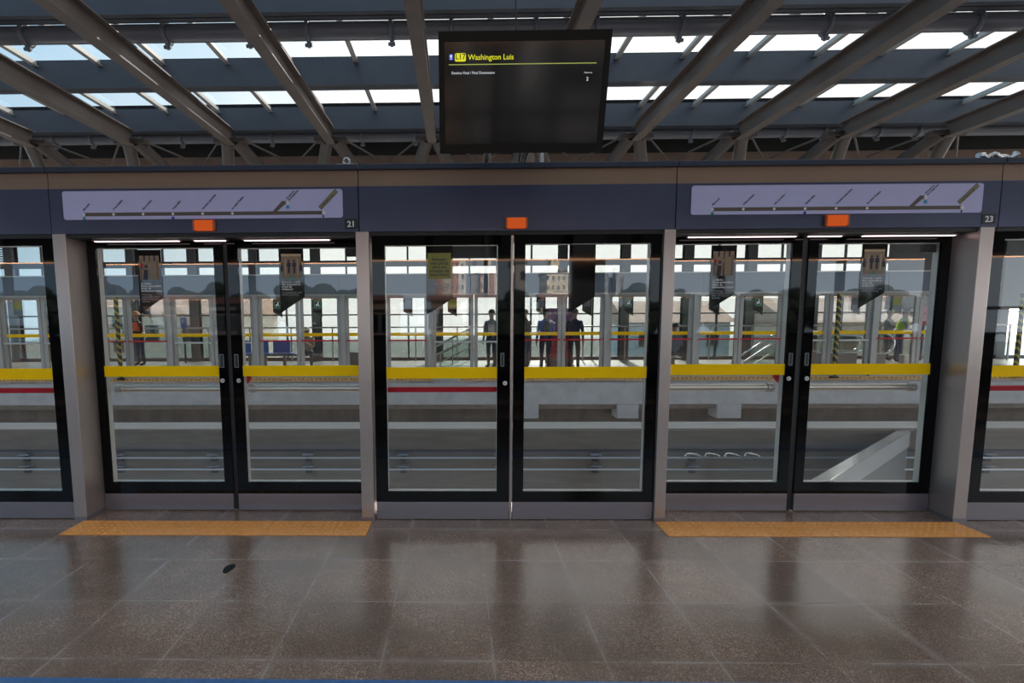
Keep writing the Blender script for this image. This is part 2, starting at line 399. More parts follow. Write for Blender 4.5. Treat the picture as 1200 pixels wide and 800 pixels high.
rp = wn('ShaderNodeValToRGB'); t.links.new(ad.outputs[0], rp.inputs[0])
e = rp.color_ramp.elements; e[0].position = .20; e[0].color = (.36, .55, .70, 1); e[1].position = .78; e[1].color = (1.0, 1.0, .985, 1)
my_ = wn('ShaderNodeMapRange'); my_.inputs[1].default_value = .1; my_.inputs[2].default_value = -.8; my_.inputs[3].default_value = 0; my_.inputs[4].default_value = 1; t.links.new(sp.outputs[1], my_.inputs[0])
mc_ = wn('ShaderNodeMix'); mc_.data_type = 'RGBA'; mc_.blend_type = 'MULTIPLY'; t.links.new(my_.outputs[0], mc_.inputs[0]); t.links.new(rp.outputs[0], mc_.inputs[6]); mc_.inputs[7].default_value = (.47, .55, .63, 1)
t.links.new(mc_.outputs[2], bg.inputs[0]); bg.inputs[1].default_value = 3.6
t.links.new(bg.outputs[0], out.inputs[0])

sl_ = bpy.data.lights.new('sun', 'SUN'); sl_.energy = 15; sl_.angle = R_(1.2); sl_.color = (1, .95, .87)
so_ = bpy.data.objects.new('sun', sl_); COL.objects.link(so_); so_.location = (0, 60, 45)
so_.rotation_euler = Vector((-.14, -.80, -.56)).to_track_quat('-Z', 'Y').to_euler()

# ================================================================== our platform: the setting
D = 3.91            # face of the platform screen
DR = 4.11           # face of the recessed sliding doors
XL, XR = -32.0, 32.0
fl = MB(); fl.box(XL, XR, -2.2, 4.32, -.6, 0); struct('floor', fl, 'granite')
struct('ground', MB().box(-220, 220, -260, 260, -9.3, -9), 'ground')

ce = MB()
ce.box(XL, XR, 7.53, 10.35, 4.33, 4.42); ce.box(-34, 34, 12.7, 19.6, 4.33, 4.42)
struct('ceiling', ce, 'ceiling')
wb = MB()
wb.box(XL, XR, -2.2, -2.05, 0, 1.22); wb.box(XL, XR, -2.2, -2.05, 2.62, 4.33)
struct('wall_back', wb, 'dark_wall')

# tactile strips with rows of blister domes
def tactile(x0, x1, label):
    b = MB((x0, 3.75, .0)); y0, y1 = 3.622, 3.885
    n = round((x1 - x0) / .2455); wd = (x1 - x0) / n
    for i in range(n): b.box(x0 + i * wd + .0015, x0 + (i + 1) * wd - .0015, y0, y1, .0005, .006)
    for i in range(n * 5):
        for j in range(5):
            cx, cy = x0 + (i + .5) * wd / 5, y0 + (j + .5) * (y1 - y0) / 5
            vs = []; k = 8
            for rr, zz in ((.0125, .006), (.009, .0105)): vs += [(cx + rr * math.cos(2 * PI * a / k), cy + rr * math.sin(2 * PI * a / k), zz) for a in range(k)]
            b.add(vs, [(a, (a + 1) % k, k + (a + 1) % k, k + a) for a in range(k)] + [tuple(range(k, 2 * k))], True)
    tag(b.build('tactile_strip', 'tactile'), label, 'tactile paving', 'tactile strips at the door openings')
tactile(-2.85, -.648, 'orange yellow tactile paving strip in front of the doors under sign 21')
tactile(1.472, 3.69, 'orange yellow tactile paving strip in front of the doors under sign 23')
tag(MB((0, 1.9, .001)).box(-7, 7, 1.86, 2.111, .001, .0035).build('floor_line', 'blue_line'), 'blue tape line on the granite floor at the photo bottom edge', 'floor marking')
sb = MB((-1.84, 2.95, .001)); 
_sx, _sy2 = atY(268, 666, 1)[0], 0
d_ = ray(268, 666); t_ = -CH / d_.z; sxx, syy = d_.x * t_, d_.y * t_
sb = MB((sxx, syy, .0008)); sb.plan([(sxx + (.030 + .003 * math.sin(3 * a)) * math.cos(a), syy + (.062 + .004 * math.cos(5 * a)) * math.sin(a)) for a in [2 * PI * i / 22 for i in range(22)]], .0008, .0016)
tag(sb.build('floor_patch', pbr('dark floor patch', (.012, .012, .013), .7, spec=.1)), 'small round dark patch on the granite floor left of centre', 'stain')

# ================================================================== posts of the platform screen
PX = [(-2.930, -2.835), (-.727, -.632), (1.473, 1.554), (3.679, 3.775)]
PL = ['stainless steel post left of the doors under sign 21', 'stainless steel post right of the doors under sign 21', 'stainless steel post left of the doors under sign 23', 'stainless steel post right of the doors under sign 23']
for (a, b), lb in zip(PX, PL):
    o = thing('door_post', lb, 'post', ((a + b) / 2, D, 0), 'stainless posts of the near platform screen')
    dp = .26 if a < -2 or a > 3 else .19
    MB().box(a, b, D - .012, D + dp, .004, 2.145, c=.003).build('post_shaft', 'stainless', o)
    MB().box(a - .003, b + .003, D - .016, D + dp + .002, 0, .03).build('base_plate', 'kick', o)

# ================================================================== header panels
HS = [(-5.2, -2.944), (-2.938, -.706), (-.700, 1.548), (1.554, 3.803), (3.809, 6.0)]
HL = ['navy header panel cut by the left edge of the photo', 'navy header panel carrying line map and plate 21', 'plain navy header panel between the two line maps', 'navy header panel carrying line map and plate 23', 'navy header panel cut by the right edge of the photo']
for (a, b), lb in zip(HS, HL):
    o = thing('header_panel', lb, 'header panel', ((a + b) / 2, D, 2.145), 'header panels of the near platform screen')
    MB().box(a, b, D, D + .46, 2.145, 2.464, c=.003).build('cladding', 'navy', o)
    MB().box(a, b, D + .004, D + .46, 2.4645, 2.573).build('upper_band', 'brown_band', o)
    t_ = MB().box(a, b, D - .02, D + .46, 2.574, 2.612, c=.004); t_.build('top_trim', 'lip', o)
    sb = MB().box(a, b, D + .01, D + .44, 2.118, 2.1445); sb.build('soffit', 'black', o)

def line_map(x0, label):
    W, z0, z1 = 2.022, 2.245, 2.445
    y = D - .006
    o = thing('line_map', label, 'sign', (x0 + W / 2, y, z0), 'line maps above the sliding doors')
    r = .018; pts = []
    for cx, cz, a0 in ((x0 + r, z0 + r, PI), (x0 + W - r, z0 + r, 1.5 * PI), (x0 + W - r, z1 - r, 0), (x0 + r, z1 - r, .5 * PI)):
        pts += [(cx + r * math.cos(a0 + k * PI / 10), cz + r * math.sin(a0 + k * PI / 10)) for k in range(6)]
    MB().poly(pts, y, D - .0005).build('board', 'sign', o)
    zb = z0 + .036; hb = .0125
    b = MB(); xs = [x0 + .150 + k * .2155 for k in range(6)]; xe = x0 + 1.882
    b.box(xs[0], xe, y - .001, y, zb - hb, zb + hb)
    xa, xb = x0 + 1.535, x0 + 1.60
    b.poly([(xa - .016, zb + hb), (xa + .018, zb + hb), (xb + .006, zb + .06), (xa + .085, zb + .06), (xa + .085, zb + .083), (xb - .012, zb + .083)], y - .001, y)
    b.build('line_bar', 'map_bar', o)
    for (dx, dz, rr, oo) in [(x, zb, .0095, 0) for x in xs] + [(xa + .093, zb + .0715, .013, 0), (xe + .004, zb, .013, 0)]:
        MB().disc(dx, dz, rr, y - .001 - oo, 16, .001).build('station_dot', 'white_ink', o)
    g = MB(); g.disc(xs[0], zb - .029, .0115, y - .001, 16, .001); g.build('green_line_symbol', 'green_ink', o)
    g = MB(); g.disc(xs[3], zb - .029, .0115, y - .001, 16, .001); g.build('blue_line_symbol', 'blue_ink', o)
    xq = xa + .093
    g = MB(); g.box(xq - .011, xq + .011, y - .002, y, zb + .03, zb + .052); g.build('airport_symbol', 'cyan_ink', o)
    g = MB(); g.poly([(xe - .009, zb - .026), (xe - .003, zb - .026), (xe - .003, zb - .036), (xe + .003, zb - .036), (xe + .003, zb - .026), (xe + .009, zb - .026), (xe, zb - .016)], y - .002, y)
    def put(body, x, z, size=.0178):
        ca = math.cos(R_(45)); MB().text(body, lambda u, v, q: (x + (u - v) * ca, y - .0022, z + (u + v) * ca), size, bold=.0005).build('station_name', 'ink', o)
    for k, nm in enumerate(['Morumbi', 'Chucri Zaidan', 'Vila Cordeiro', 'Campo Belo', 'Vereador José Diniz', 'Brooklin Paulista']): put(nm, xs[k] + .002, zb + .026)
    put('Aeroporto', xq - .004, zb + .094); put('de Congonhas', xq + .010, zb + .082)
    g.build('you_are_here_arrow', 'ink', o)
    # last station in a framed slanted box
    ca = math.cos(R_(45)); L, H = .165, .022; px, pz = xe - .013, zb + .026
    def sl(u, v): return (px + (u - v) * ca, pz + (u + v) * ca)
    q = MB(); q.poly([sl(-.004, -.004), sl(L + .004, -.004), sl(L + .004, H + .004), sl(-.004, H + .004)], y - .002, y); q.build('end_station_frame', 'map_bar', o)
    q = MB(); q.poly([sl(0, 0), sl(L, 0), sl(L, H), sl(0, H)], y - .003, y - .002); q.build('end_station_plate', 'gold_ink', o)
    q = MB(); q.text('Washington Luís', lambda u, v, k: (px + (u + .012 - v - .005) * ca, y - .0035, pz + (u + .012 + v + .005) * ca), .0175, bold=.0003); q.build('end_station_name', 'ink', o)
line_map(-2.838, 'white line map sign, tinted by bluish shade, beside number plate 21')
line_map(1.655, 'white line map sign, tinted by bluish shade, beside number plate 23')

def plate(x0, num, label):
    o = thing('number_plate', label, 'sign', (x0 + .046, D - .004, 2.165), 'door number plates')
    MB().box(x0, x0 + .094, D - .004, D - .0005, 2.167, 2.236).build('plate', 'plate', o)
    MB().text(num, lambda u, v, q: (x0 + .047 + u, D - .0045, 2.181 + v), .058, 'CENTER', bold=.0016).build('number', 'white_ink', o)
plate(-.805, '21', 'small black plate with white number 21 on the header')
plate(3.690, '23', 'small black plate with white number 23 on the header')

for x0, x1, lb in ((-1.897, -1.737, 'orange beacon lamp below line map 21'), (.344, .503, 'orange beacon lamp on the plain middle header panel'), (2.590, 2.757, 'orange beacon lamp below line map 23')):
    o = thing('beacon_lamp', lb, 'lamp', ((x0 + x1) / 2, D, 2.158), 'orange beacon lamps on the header')
    MB().box(x0 + .012, x1 - .012, D - .03, D - .002, 2.160, 2.234, c=.01).build('lens', 'beacon', o)
    b = MB(); b.box(x0, x0 + .016, D - .026, D - .001, 2.158, 2.236, c=.006); b.box(x1 - .016, x1, D - .026, D - .001, 2.158, 2.236, c=.006)
    b.box(x0 + .01, x1 - .01, D - .006, D - .001, 2.157, 2.237); b.build('housing', 'beacon_cap', o)

LED = [(-2.710, -2.075, 'long led strip lamp above the left sliding door of opening 21'), (-1.958, -1.726, 'short led strip lamp in the middle of opening 21'), (-1.584, -.948, 'long led strip lamp above the right sliding door of opening 21'),
       (1.70, 2.479, 'long led strip lamp above the left sliding door of opening 23'), (2.572, 2.808, 'short led strip lamp in the middle of opening 23'), (2.963, 3.623, 'long led strip lamp above the right sliding door of opening 23')]
for x0, x1, lb in LED:
    o = thing('strip_lamp', lb, 'lamp', ((x0 + x1) / 2, D + .13, 2.112), 'led strip lamps under the header')
    MB().box(x0 - .012, x1 + .012, D + .105, D + .145, 2.1095, 2.1185).build('housing', 'lamp_body', o)
    MB().box(x0, x1, D + .112, D + .137, 2.105, 2.1095, c=.0015).build('diffuser', 'led', o)

# ================================================================== the near door leaves
def notice(parent, x0, x1, zt, zr, zl, y, kind):
    """black pennant film: slanting bottom edge, longer on the left"""
    nb = MB().poly([(x0, zl), (x1, zr), (x1, zt), (x0, zt)], y - .0015, y).build('notice', 'notice', parent)
    nb['label'] = {'warn': 'black pennant notice with door warning', 'wait': 'black pennant notice with two passengers', 'yellow': 'black pennant notice with yellow field', 'plain': 'plain black pennant film'}[kind]
    W = x1 - x0; f = y - .0017
    def lines(ls, x, z, size, step, mat, nm, bold=.0004):
        tx = MB()
        for i, s_ in enumerate(ls): tx.text(s_, lambda u, v, q: (x + u, f - .0004, z - i * step + v), size, bold=bold)
        tx.build(nm, mat, nb)
    if kind == 'warn':
        p = MB(); p.box(x0 + .016, x0 + W * .49, f - .0006, f, zt - .225, zt - .045); p.box(x0 + W * .53, x1 - .018, f - .0006, f, zt - .225, zt - .045)
        p.build('door_picture', 'notice_tan', nb)
        h = MB()
        for cx in (.30, .72): h.box(x0 + W * cx - .007, x0 + W * cx + .007, f - .0012, f - .0006, zt - .085, zt - .045)
        h.box(x0 + .026, x0 + .030, f - .0012, f - .0006, zt - .225, zt - .07); h.box(x1 - .034, x1 - .030, f - .0012, f - .0006, zt - .225, zt - .07)
        # arm caught between the door panels
        ax = x0 + W * .42
        h.ball((ax - .012, f - .001, zt - .125), (.012, .0006, .014), 12, 6)
        h.poly([(ax - .038, zt - .225), (ax - .004, zt - .225), (ax + .002, zt - .15), (ax - .028, zt - .15)], f - .0012, f - .0006)
        h.poly([(ax - .026, zt - .155), (ax - .016, zt - .165), (ax - .052, zt - .125), (ax - .058, zt - .132)], f - .0012, f - .0006)
        h.build('figure', 'ink', nb)
        MB().disc(x0 + .036, zt - .118, .011, f - .0012, 16, .0006).build('warning_spot', 'red', nb)
        lines(['Cuidado:', 'Porta automática.', 'Risco de', 'ferimentos graves'], x0 + .018, zt - .262, .0222, .0185, 'white_ink', 'warning_text')
        lines(['Warning:', 'Automatic door.', 'Risk of serious', 'injuries'], x0 + .018, zt - .345, .0215, .0175, 'c_grey', 'english_text', .0001)
    elif kind == 'wait':
        p = MB(); p.box(x0 + .018, x1 - .018, f - .0006, f, zt - .222, zt - .062); p.build('platform_picture', 'notice_tan', nb)
        MB().box(x0 + .018, x1 - .018, f - .0006, f, zt - .060, zt - .040).build('header_picture', 'notice_cream', nb)
        h = MB()
        for k in (.40, .62):
            cx = x0 + W * k; h.disc(cx, zt - .092, .0085, f - .0006, 14, .0006)
            h.poly([(cx - .016, zt - .135), (cx - .008, zt - .135), (cx - .008, zt - .185), (cx + .008, zt - .185), (cx + .008, zt - .135), (cx + .016, zt - .135), (cx + .012, zt - .103), (cx - .012, zt - .103)], f - .0012, f - .0006)
        for k in (.12, .88):
            cx = x0 + W * k; h.disc(cx, zt - .115, .007, f - .0006, 12, .0006); h.box(cx - .01, cx + .01, f - .0012, f - .0006, zt - .17, zt - .125)
        h.build('figures', 'ink', nb)
        q = MB()
        for k in (.26, .76): q.box(x0 + W * k - .004, x0 + W * k + .004, f - .001, f - .0006, zt - .2, zt - .075)
        q.build('door_picture', 'notice_cream', nb)
        MB().poly([(x0 + W * .42, zt - .222), (x0 + W * .60, zt - .222), (x0 + W * .51, zt - .196)], f - .0012, f - .0006).build('green_arrow', 'green_ink', nb)
        lines(['Aguarde a saída', 'dos passageiros', 'antes de', 'embarcar'], x0 + .016, zt - .258, .0228, .0182, 'white_ink', 'waiting_text')
        lines(['Let passengers exit', 'before boarding'], x0 + .016, zt - .336, .0195, .017, 'c_grey', 'english_text', .0001)
    elif kind == 'yellow':
        MB().box(x0 + .012, x1 - .012, f - .0006, f, zt - .235, zt - .05).build('yellow_field', 'notice_yellow', nb)
        tx = MB()
        for i, s_ in enumerate(['Atenção:', 'esta porta', 'abre em', 'situação de', 'emergência']): tx.text(s_, lambda u, v, q: ((x0 + x1) / 2 + u, f - .0012, zt - .105 - i * .0275 + v), .031, 'CENTER', bold=.0006)
        tx.build('yellow_field_text', 'ink', nb)
        lines(['Em caso de perigo', 'empurre a barra', 'do lado interno'], x0 + .016, zt - .278, .0215, .0245, 'c_grey', 'small_text', .0001)
    else:
        MB().box(x0 + .004, x1 - .004, f - .0006, f, zt - .10, zt - .015).build('upper_field', 'notice', nb)

def leaf(label, x0, x1, yf, g0, g1, gz0, gz1, zk, zt=2.117, bar=None, disc=None, lock=None, slot=None, note=None, kind='sliding', zkb=.009, bar_end=None, sensor=None):
    o = thing('platform_door', label, 'door', ((x0 + x1) / 2, yf, zkb), 'glass doors of the near platform screen')
    MB().ring(x0, x1, zk, zt, g0, g1, gz0, gz1, yf, yf + .022).build('frame', 'black_enamel', o)
    MB().ring(x0 + .004, x1 - .004, zk, zt, g0, g1, gz0, gz1, yf + .0225, yf + .075).build('inner_frame', 'alu', o)['label'] = 'pale aluminium inner frame'
    MB().box(g0, g1, yf + .007, yf + .015, gz0, gz1).build('glass_pane', 'glass', o)
    MB().add([(g0 + .0005, yf + .0055, 1.082), (g1 - .0005, yf + .0055, 1.082), (g1 - .0005, yf + .0055, 1.166), (g0 + .0005, yf + .0055, 1.166)], [(0, 1, 2, 3)]).build('safety_band', 'yellow', o)['label'] = 'yellow safety band'
    MB().box(x0 + .002, x1 - .002, yf - .004, yf + .05, zkb, zk - .001, c=.003).build('kick_plate', 'kick', o)
    if slot:
        a, b, c_, d_ = slot
        h = MB(); h.ring(a, b, c_, d_, a + .005, b - .005, c_ + .005, d_ - .005, yf - .003, yf - .0003); h.box(a + .005, b - .005, yf - .001, yf - .0003, c_ + .005, d_ - .005, 1)
        h.build('pull_recess', ['grey_box', 'black'], o)
    if lock:
        q = MB(); q.disc(lock[0], lock[1], .0165, yf, 20, .006); q.disc(lock[0], lock[1], .0085, yf - .006, 12, .002, 1); q.build('lock_cylinder', ['alu', 'stainless'], o)
    if bar:
        a, b, col = bar
        if col == 'red':
            MB().box(a, b, yf + .08, yf + .115, .968, 1.006, c=.004).build('push_bar', 'red', o)['label'] = 'red push bar behind the glass'
        else:
            q = MB().tube([(a, yf + .11, .972), (b, yf + .11, .972)], .027, 16)
            pb = q.build('push_bar', 'bar_steel', o); pb['label'] = 'stainless bar behind the glass'
            fx = bar_end; s_ = 1 if fx < (a + b) / 2 else -1
            q = MB().tube([(fx, yf + .11, .972), (fx + .05 * s_, yf + .11, .972)], .036, 16); q.tube([(fx + .02 * s_, yf + .076, .972), (fx + .02 * s_, yf + .11, .972)], .02, 10); q.build('bar_flange', 'alu', pb)
    if disc:
        q = MB().disc(disc, 1.085, .085, yf + .10, 28, .018); q.build('release_disc', 'red_disc', o)['label'] = 'red emergency release disc'
    if sensor: MB().box(sensor[0], sensor[1], yf + .03, yf + .07, 2.0, 2.06, c=.004).build('door_sensor', 'black', o)
    if note: notice(o, *note)
    return o
N = DR + .0035
leaf('left sliding glass door of opening 21 with door warning notice', -2.828, -1.788, DR, -2.765, -1.857, .234, 2.070, .143, bar=(-2.70, -1.80, 'steel'), bar_end=-2.745, lock=(-1.832, 1.050), slot=(-1.864, -1.842, 1.16, 1.256) if False else (-1.849, -1.815, 1.152, 1.256), note=(-2.447, -2.262, 2.056, 1.692, 1.576, N, 'warn'))
lb = leaf('right sliding glass door of opening 21 with red release disc', -1.752, -.68, DR, -1.672, -.742, .234, 2.064, .143, bar=(-1.63, -.70, 'steel'), bar_end=-1.665, sensor=(-.853, -.755), disc=-1.722, lock=(-1.705, 1.050), slot=(-1.733, -1.700, 1.152, 1.256), note=(-1.358, -1.169, 2.058, 1.692, 1.571, N, 'wait'))
MB().box(-1.787, -1.753, DR + .012, DR + .07, .012, 2.117).build('meeting_seal', 'black', lb)
leaf('left sliding glass door of opening 23 with red release disc', 1.50, 2.583, DR, 1.565, 2.508, .234, 2.072, .147, bar=(1.52, 2.46, 'steel'), bar_end=2.485, disc=2.552, lock=(2.537, 1.054), slot=(2.528, 2.558, 1.154, 1.25), note=(1.908, 2.097, 2.060, 1.698, 1.578, N, 'warn'))
lb = leaf('right sliding glass door of opening 23 with waiting passengers notice', 2.632, 3.677, DR, 2.702, 3.606, .234, 2.068, .147, bar=(2.64, 3.56, 'steel'), bar_end=3.585, sensor=(3.505, 3.595), lock=(2.674, 1.054), slot=(2.650, 2.680, 1.154, 1.25), note=(3.024, 3.211, 2.062, 1.700, 1.584, N, 'wait'))
MB().box(2.584, 2.631, DR + .012, DR + .07, .012, 2.117).build('meeting_seal', 'black', lb)
DF = D + .022; N = DF + .0035
lb = leaf('left fixed emergency glass door of the middle bay with red bar', -.618, .388, DF, -.528, .294, .217, 2.052, .139, zkb=.004, bar=(-.60, .36, 'red'), lock=(.352, 1.046), slot=(.318, .345, 1.17, 1.27), note=(-.226, -.032, 2.046, 1.668, 1.552, N, 'yellow'))
MB().box(.391, .407, DF - .003, DF + .05, .004, 2.117).build('meeting_strip', 'stainless', lb)['label'] = 'slim steel meeting strip'
leaf('right fixed glass door of the middle bay with plain black pennant', .412, 1.470, DF, .494, 1.394, .217, 2.056, .139, zkb=.004, note=(.810, .999, 2.050, 1.676, 1.558, N, 'plain'))
leaf('fixed glass door with red bar at the left photo edge', -3.98, -2.936, DF, -3.90, -3.037, .217, 2.128 - .06, .135, zkb=.004, bar=(-3.95, -2.96, 'red'))
leaf('fixed glass door with red bar at the right photo edge', 3.79, 4.84, DF, 3.888, 4.75, .22, 2.066, .139, zkb=.004, bar=(3.81, 4.8, 'red'))

# small hardware lying on top of the header
q = MB((px2x(406, D + .03, 190), D + .04, 2.612)); q.torus((px2x(406, D + .04, 190), D + .04, 2.648), .022, .006, 'y'); q.box(px2x(395, D + .04, 190), px2x(414, D + .04, 190), D + .02, D + .06, 2.612, 2.626)
tag(q.build('lifting_ring', 'galv'), 'small steel lifting ring on top of the header above plate 21', 'bracket')
xx = px2x(1168, D + .05, 186); q = MB((xx, D + .05, 2.612)); rnd = random.Random(3)
pts = [Vector((xx + .14 * (i / 8 - .5) * 2, D + .05 + rnd.uniform(-.02, .02), 2.625 + rnd.uniform(0, .035))) for i in range(9)]
q.tube(pts, [.012 + rnd.uniform(0, .016) for _ in pts], 7)
tag(q.build('cable_loop', 'galv'), 'crumpled pale cable wrap lying on the header far right', 'cable')

# ================================================================== information display
tx0, tx1 = -.091, .781
top = Vector((0, 2.85, 2.960)); bot = Vector((0, 3.00, 2.413))
hv = (top - bot); HH = hv.length; hv.normalize(); nv = Vector((1, 0, 0)).cross(hv); nv = -nv if nv.y > 0 else nv    # nv points to the viewer
tv = thing('information_display', 'black hanging information screen showing Washington Luis', 'screen', ((tx0 + tx1) / 2, 2.925, 2.41))
def T(u, v, k=0.0):   # u from left, v from bottom, k towards the viewer
    return Vector((tx0 + u, bot.y, bot.z)) + hv * v + nv * k
def tbox(mb, u0, u1, v0, v1, k0, k1, m=None):
    vs = [T(u, v, k) for k in (k0, k1) for v in (v0, v1) for u in (u0, u1)]
    return mb.add(vs, [(0, 2, 3, 1), (4, 5, 7, 6), (0, 1, 5, 4), (2, 6, 7, 3), (0, 4, 6, 2), (1, 3, 7, 5)], False, m)
W = tx1 - tx0
q = MB(); tbox(q, 0, W, 0, HH, -.06, 0); tbox(q, .14, W - .14, .1, HH - .1, -.11, -.06)
for (u0, u1, v0, v1) in ((0, .03, 0, HH), (W - .03, W, 0, HH), (.03, W - .03, 0, .045), (.03, W - .03, HH - .045, HH)): tbox(q, u0, u1, v0, v1, 0, .006)
q.build('casing', 'tv', tv)
scr = tbox(MB(), .03, W - .03, .045, HH - .045, .0002, .002).build('screen', 'tv_screen', tv)
def tv_px(u, v):   # photograph pixel -> place on the screen plane
    d = ray(u, v); o0 = Vector((0, 0, CH)); t = ((T(0, 0) - o0).dot(nv)) / d.dot(nv); p = o0 + d * t - T(0, 0)
    return p.x, p.dot(hv)
def ttext(body, u, v, size, mat, nm, bold=.0008, align='LEFT'):
    MB().text(body, lambda a, b, c: T(u + a, v + b, .0035), size, align, bold=bold).build(nm, mat, scr)
a = tv_px(526, 76); b = tv_px(699, 74)
tbox(MB(), a[0], b[0], a[1] - .002, a[1] + .002, .002, .003).build('yellow_rule', 'tv_line', scr)
a = tv_px(533, 72.3); b = tv_px(546, 62.3); r = .008; pts = []
for cu, cv, a0 in ((a[0] + r, a[1] + r, PI), (b[0] - r, a[1] + r, 1.5 * PI), (b[0] - r, b[1] - r, 0), (a[0] + r, b[1] - r, .5 * PI)): pts += [(cu + r * math.cos(a0 + k * PI / 10), cv + r * math.sin(a0 + k * PI / 10)) for k in range(6)]
q = MB(); n = len(pts); q.add([T(u, v, .002) for u, v in pts] + [T(u, v, .003) for u, v in pts], [tuple(range(n, 2 * n))] + [(i, (i + 1) % n, (i + 1) % n + n, i + n) for i in range(n)]); q.build('line_badge', 'tv_yellow', scr)
ttext('L17', (a[0] + b[0]) / 2, a[1] + .010, .035, 'tv_ink', 'line_number', .0004, 'CENTER')
c_ = tv_px(548.5, 70.3); ttext('Washington Luis', c_[0], c_[1], .0345, 'tv_yellow', 'destination_name', .0003)
a = tv_px(526.2, 70.8); b = tv_px(531, 63.6); tbox(MB(), a[0], b[0], a[1], b[1], .002, .003).build('metro_badge', 'tv_blue', scr)
q = MB(); cu, cv = (a[0] + b[0]) / 2, (a[1] + b[1]) / 2 + .004
q.add([T(cu + .006 * math.cos(2 * PI * i / 14), cv + .008 * math.sin(2 * PI * i / 14), .0034) for i in range(14)], [tuple(range(14))]); tbox(q, cu - .006, cu + .006, a[1] + .004, a[1] + .007, .003, .0034); q.build('metro_symbol', 'tv_white', scr)
c_ = tv_px(529, 87.2); ttext('Destino Final / Final Destination', c_[0], c_[1], .0172, 'tv_white', 'caption', .00005)
c_ = tv_px(689, 85.8); ttext('Plataforma', c_[0], c_[1], .0095, 'tv_white', 'platform_caption', .00005, 'CENTER')
c_ = tv_px(688, 94.5); ttext('2', c_[0], c_[1], .024, 'tv_white', 'platform_number', .0003, 'CENTER')
for x in (.22, .50):
    p0 = T(x - tx0, HH * .5, -.11); q = MB(); q.tube([p0, (x, p0.y + .25, p0.z), (x, D + .30, p0.z)], .022, 8); q.build('support_arm', 'tv', tv)


# ================================================================== roof steel over our platform
RX = [.945 + 1.25 * k for k in range(-5, 5)]
RAF = ['leftmost roof rafter, far out past the left edge'] + [ORD[i] + ' roof rafter counted from the left photo edge' for i in range(0, 9)]
for i, x in enumerate(RX):
    lb = ORD[i] + ' grey steel roof rafter from the left, running towards the tracks'
    o = thing('roof_rafter', lb, 'rafter', (x, 2.4, 3.67), 'roof rafters over the platform')
    b = MB()
    b.box(x - .055, x + .055, -2.05, 6.85, 3.67, 3.684); b.box(x - .055, x + .055, -2.05, 6.85, 3.846, 3.86); b.box(x - .006, x + .006, -2.05, 6.85, 3.684, 3.846)
    b.build('beam', 'steel', o)
    q = MB(); q.box(x - .20, x + .20, 6.80, 6.93, 3.70, 3.755, c=.004); q.build('end_plate', 'strut', o)
    for s_ in (-1, 1):
        p0 = Vector((x + .05 * s_, 6.87, 3.73)); p1 = Vector((x + .62 * s_, 8.2, 2.95))
        st = MB().tube([p0, p1], .075, 14).build('fork_strut', 'strut', o)
        mid = p0.lerp(p1, .36); dd = (p1 - p0).normalized(); MB().tube([mid - dd * .03, mid + dd * .03], .098, 14).build('strut_collar', 'strut', st)
    for s_ in (-1, 1): MB().tube([(x + .18 * s_, 6.9, 3.73), (x + .58 * s_, 7.35, 3.60)], .012, 6).build('brace_rod', 'strut', o)
for (y, lb) in ((-.70, 'rearmost blue grey roof purlin above the platform back'), (.65, 'blue grey roof purlin directly overhead'), (2.0, 'second blue grey roof purlin overhead'), (3.35, 'third blue grey roof purlin overhead, before the round tube'), (4.70, 'nearest blue grey roof purlin above the round tube'), (6.05, 'blue grey roof purlin between the two skylight rows'), (7.40, 'blue grey roof purlin beyond the far skylight row')):
    o = thing('roof_purlin', lb, 'beam', (0, y, 4.05), 'roof purlins over the near track')
    zb = 4.06 if y < 5 else 4.04
    b = MB(); b.box(XL, XR, y + .06, y + .072, zb, 4.33); b.box(XL, XR, y, y + .14, zb, zb + .014); b.box(XL, XR, y, y + .14, 4.316, 4.33)
    b.box(XL, XR, y, y + .010, zb + .014, 4.316)
    if 4 < y < 5: b.box(XL, XR, y + .072, 5.03, 4.27, 4.30)
    b.build('web', 'steel_blue', o)
for (y, z, r, lb) in ((4.94, 4.026, .074, 'round steel roof tube under the nearest purlin'), (7.62, 4.012, .070, 'round steel roof tube beyond the far skylight row')):
    o = thing('roof_tube', lb, 'pipe', (0, y, z), 'round steel roof tubes')
    MB().tube([(XL, y, z), (XR, y, z)], r, 20).build('tube', 'pipe', o)
    for x in RX:
        for s_ in (-1, 1):
            q = MB(); xc = x + .26 * s_; q.torus((xc, y, z), r + .008, .020, 'x', 20, 8); q.box(xc - .012, xc + .012, y - .02, y + .02, z - r - .055, z - r + .004); q.tube([(xc - .03, y, z - r - .04), (xc + .03, y, z - r - .04)], .016, 8); q.build('tube_clamp', 'pipe', o)
for n_, (y0, y1) in enumerate(((5.03, 6.05), (6.14, 7.40), (10.36, 11.15), (11.25, 12.6), (-2.05, -.70), (-.61, .65), (.74, 2.0), (2.09, 3.35), (3.44, 4.70))):
    o = MB().box(XL, XR, y0, y1, 4.322, 4.33).build('window_%d' % (n_ + 1), 'clear_roof_glass' if n_ in (2, 3) else 'roof_glass'); o['kind'] = 'structure'
    if n_ < 2:
        for i in range(-13, 18):
            x = -1.08 + .6975 * i; b = MB(); b.box(x - .026, x + .026, y0 - .02, y1 + .02, 4.262, 4.272); b.box(x - .006, x + .006, y0 - .02, y1 + .02, 4.272, 4.320); b.build('glazing_bar', 'bar_alu', o)
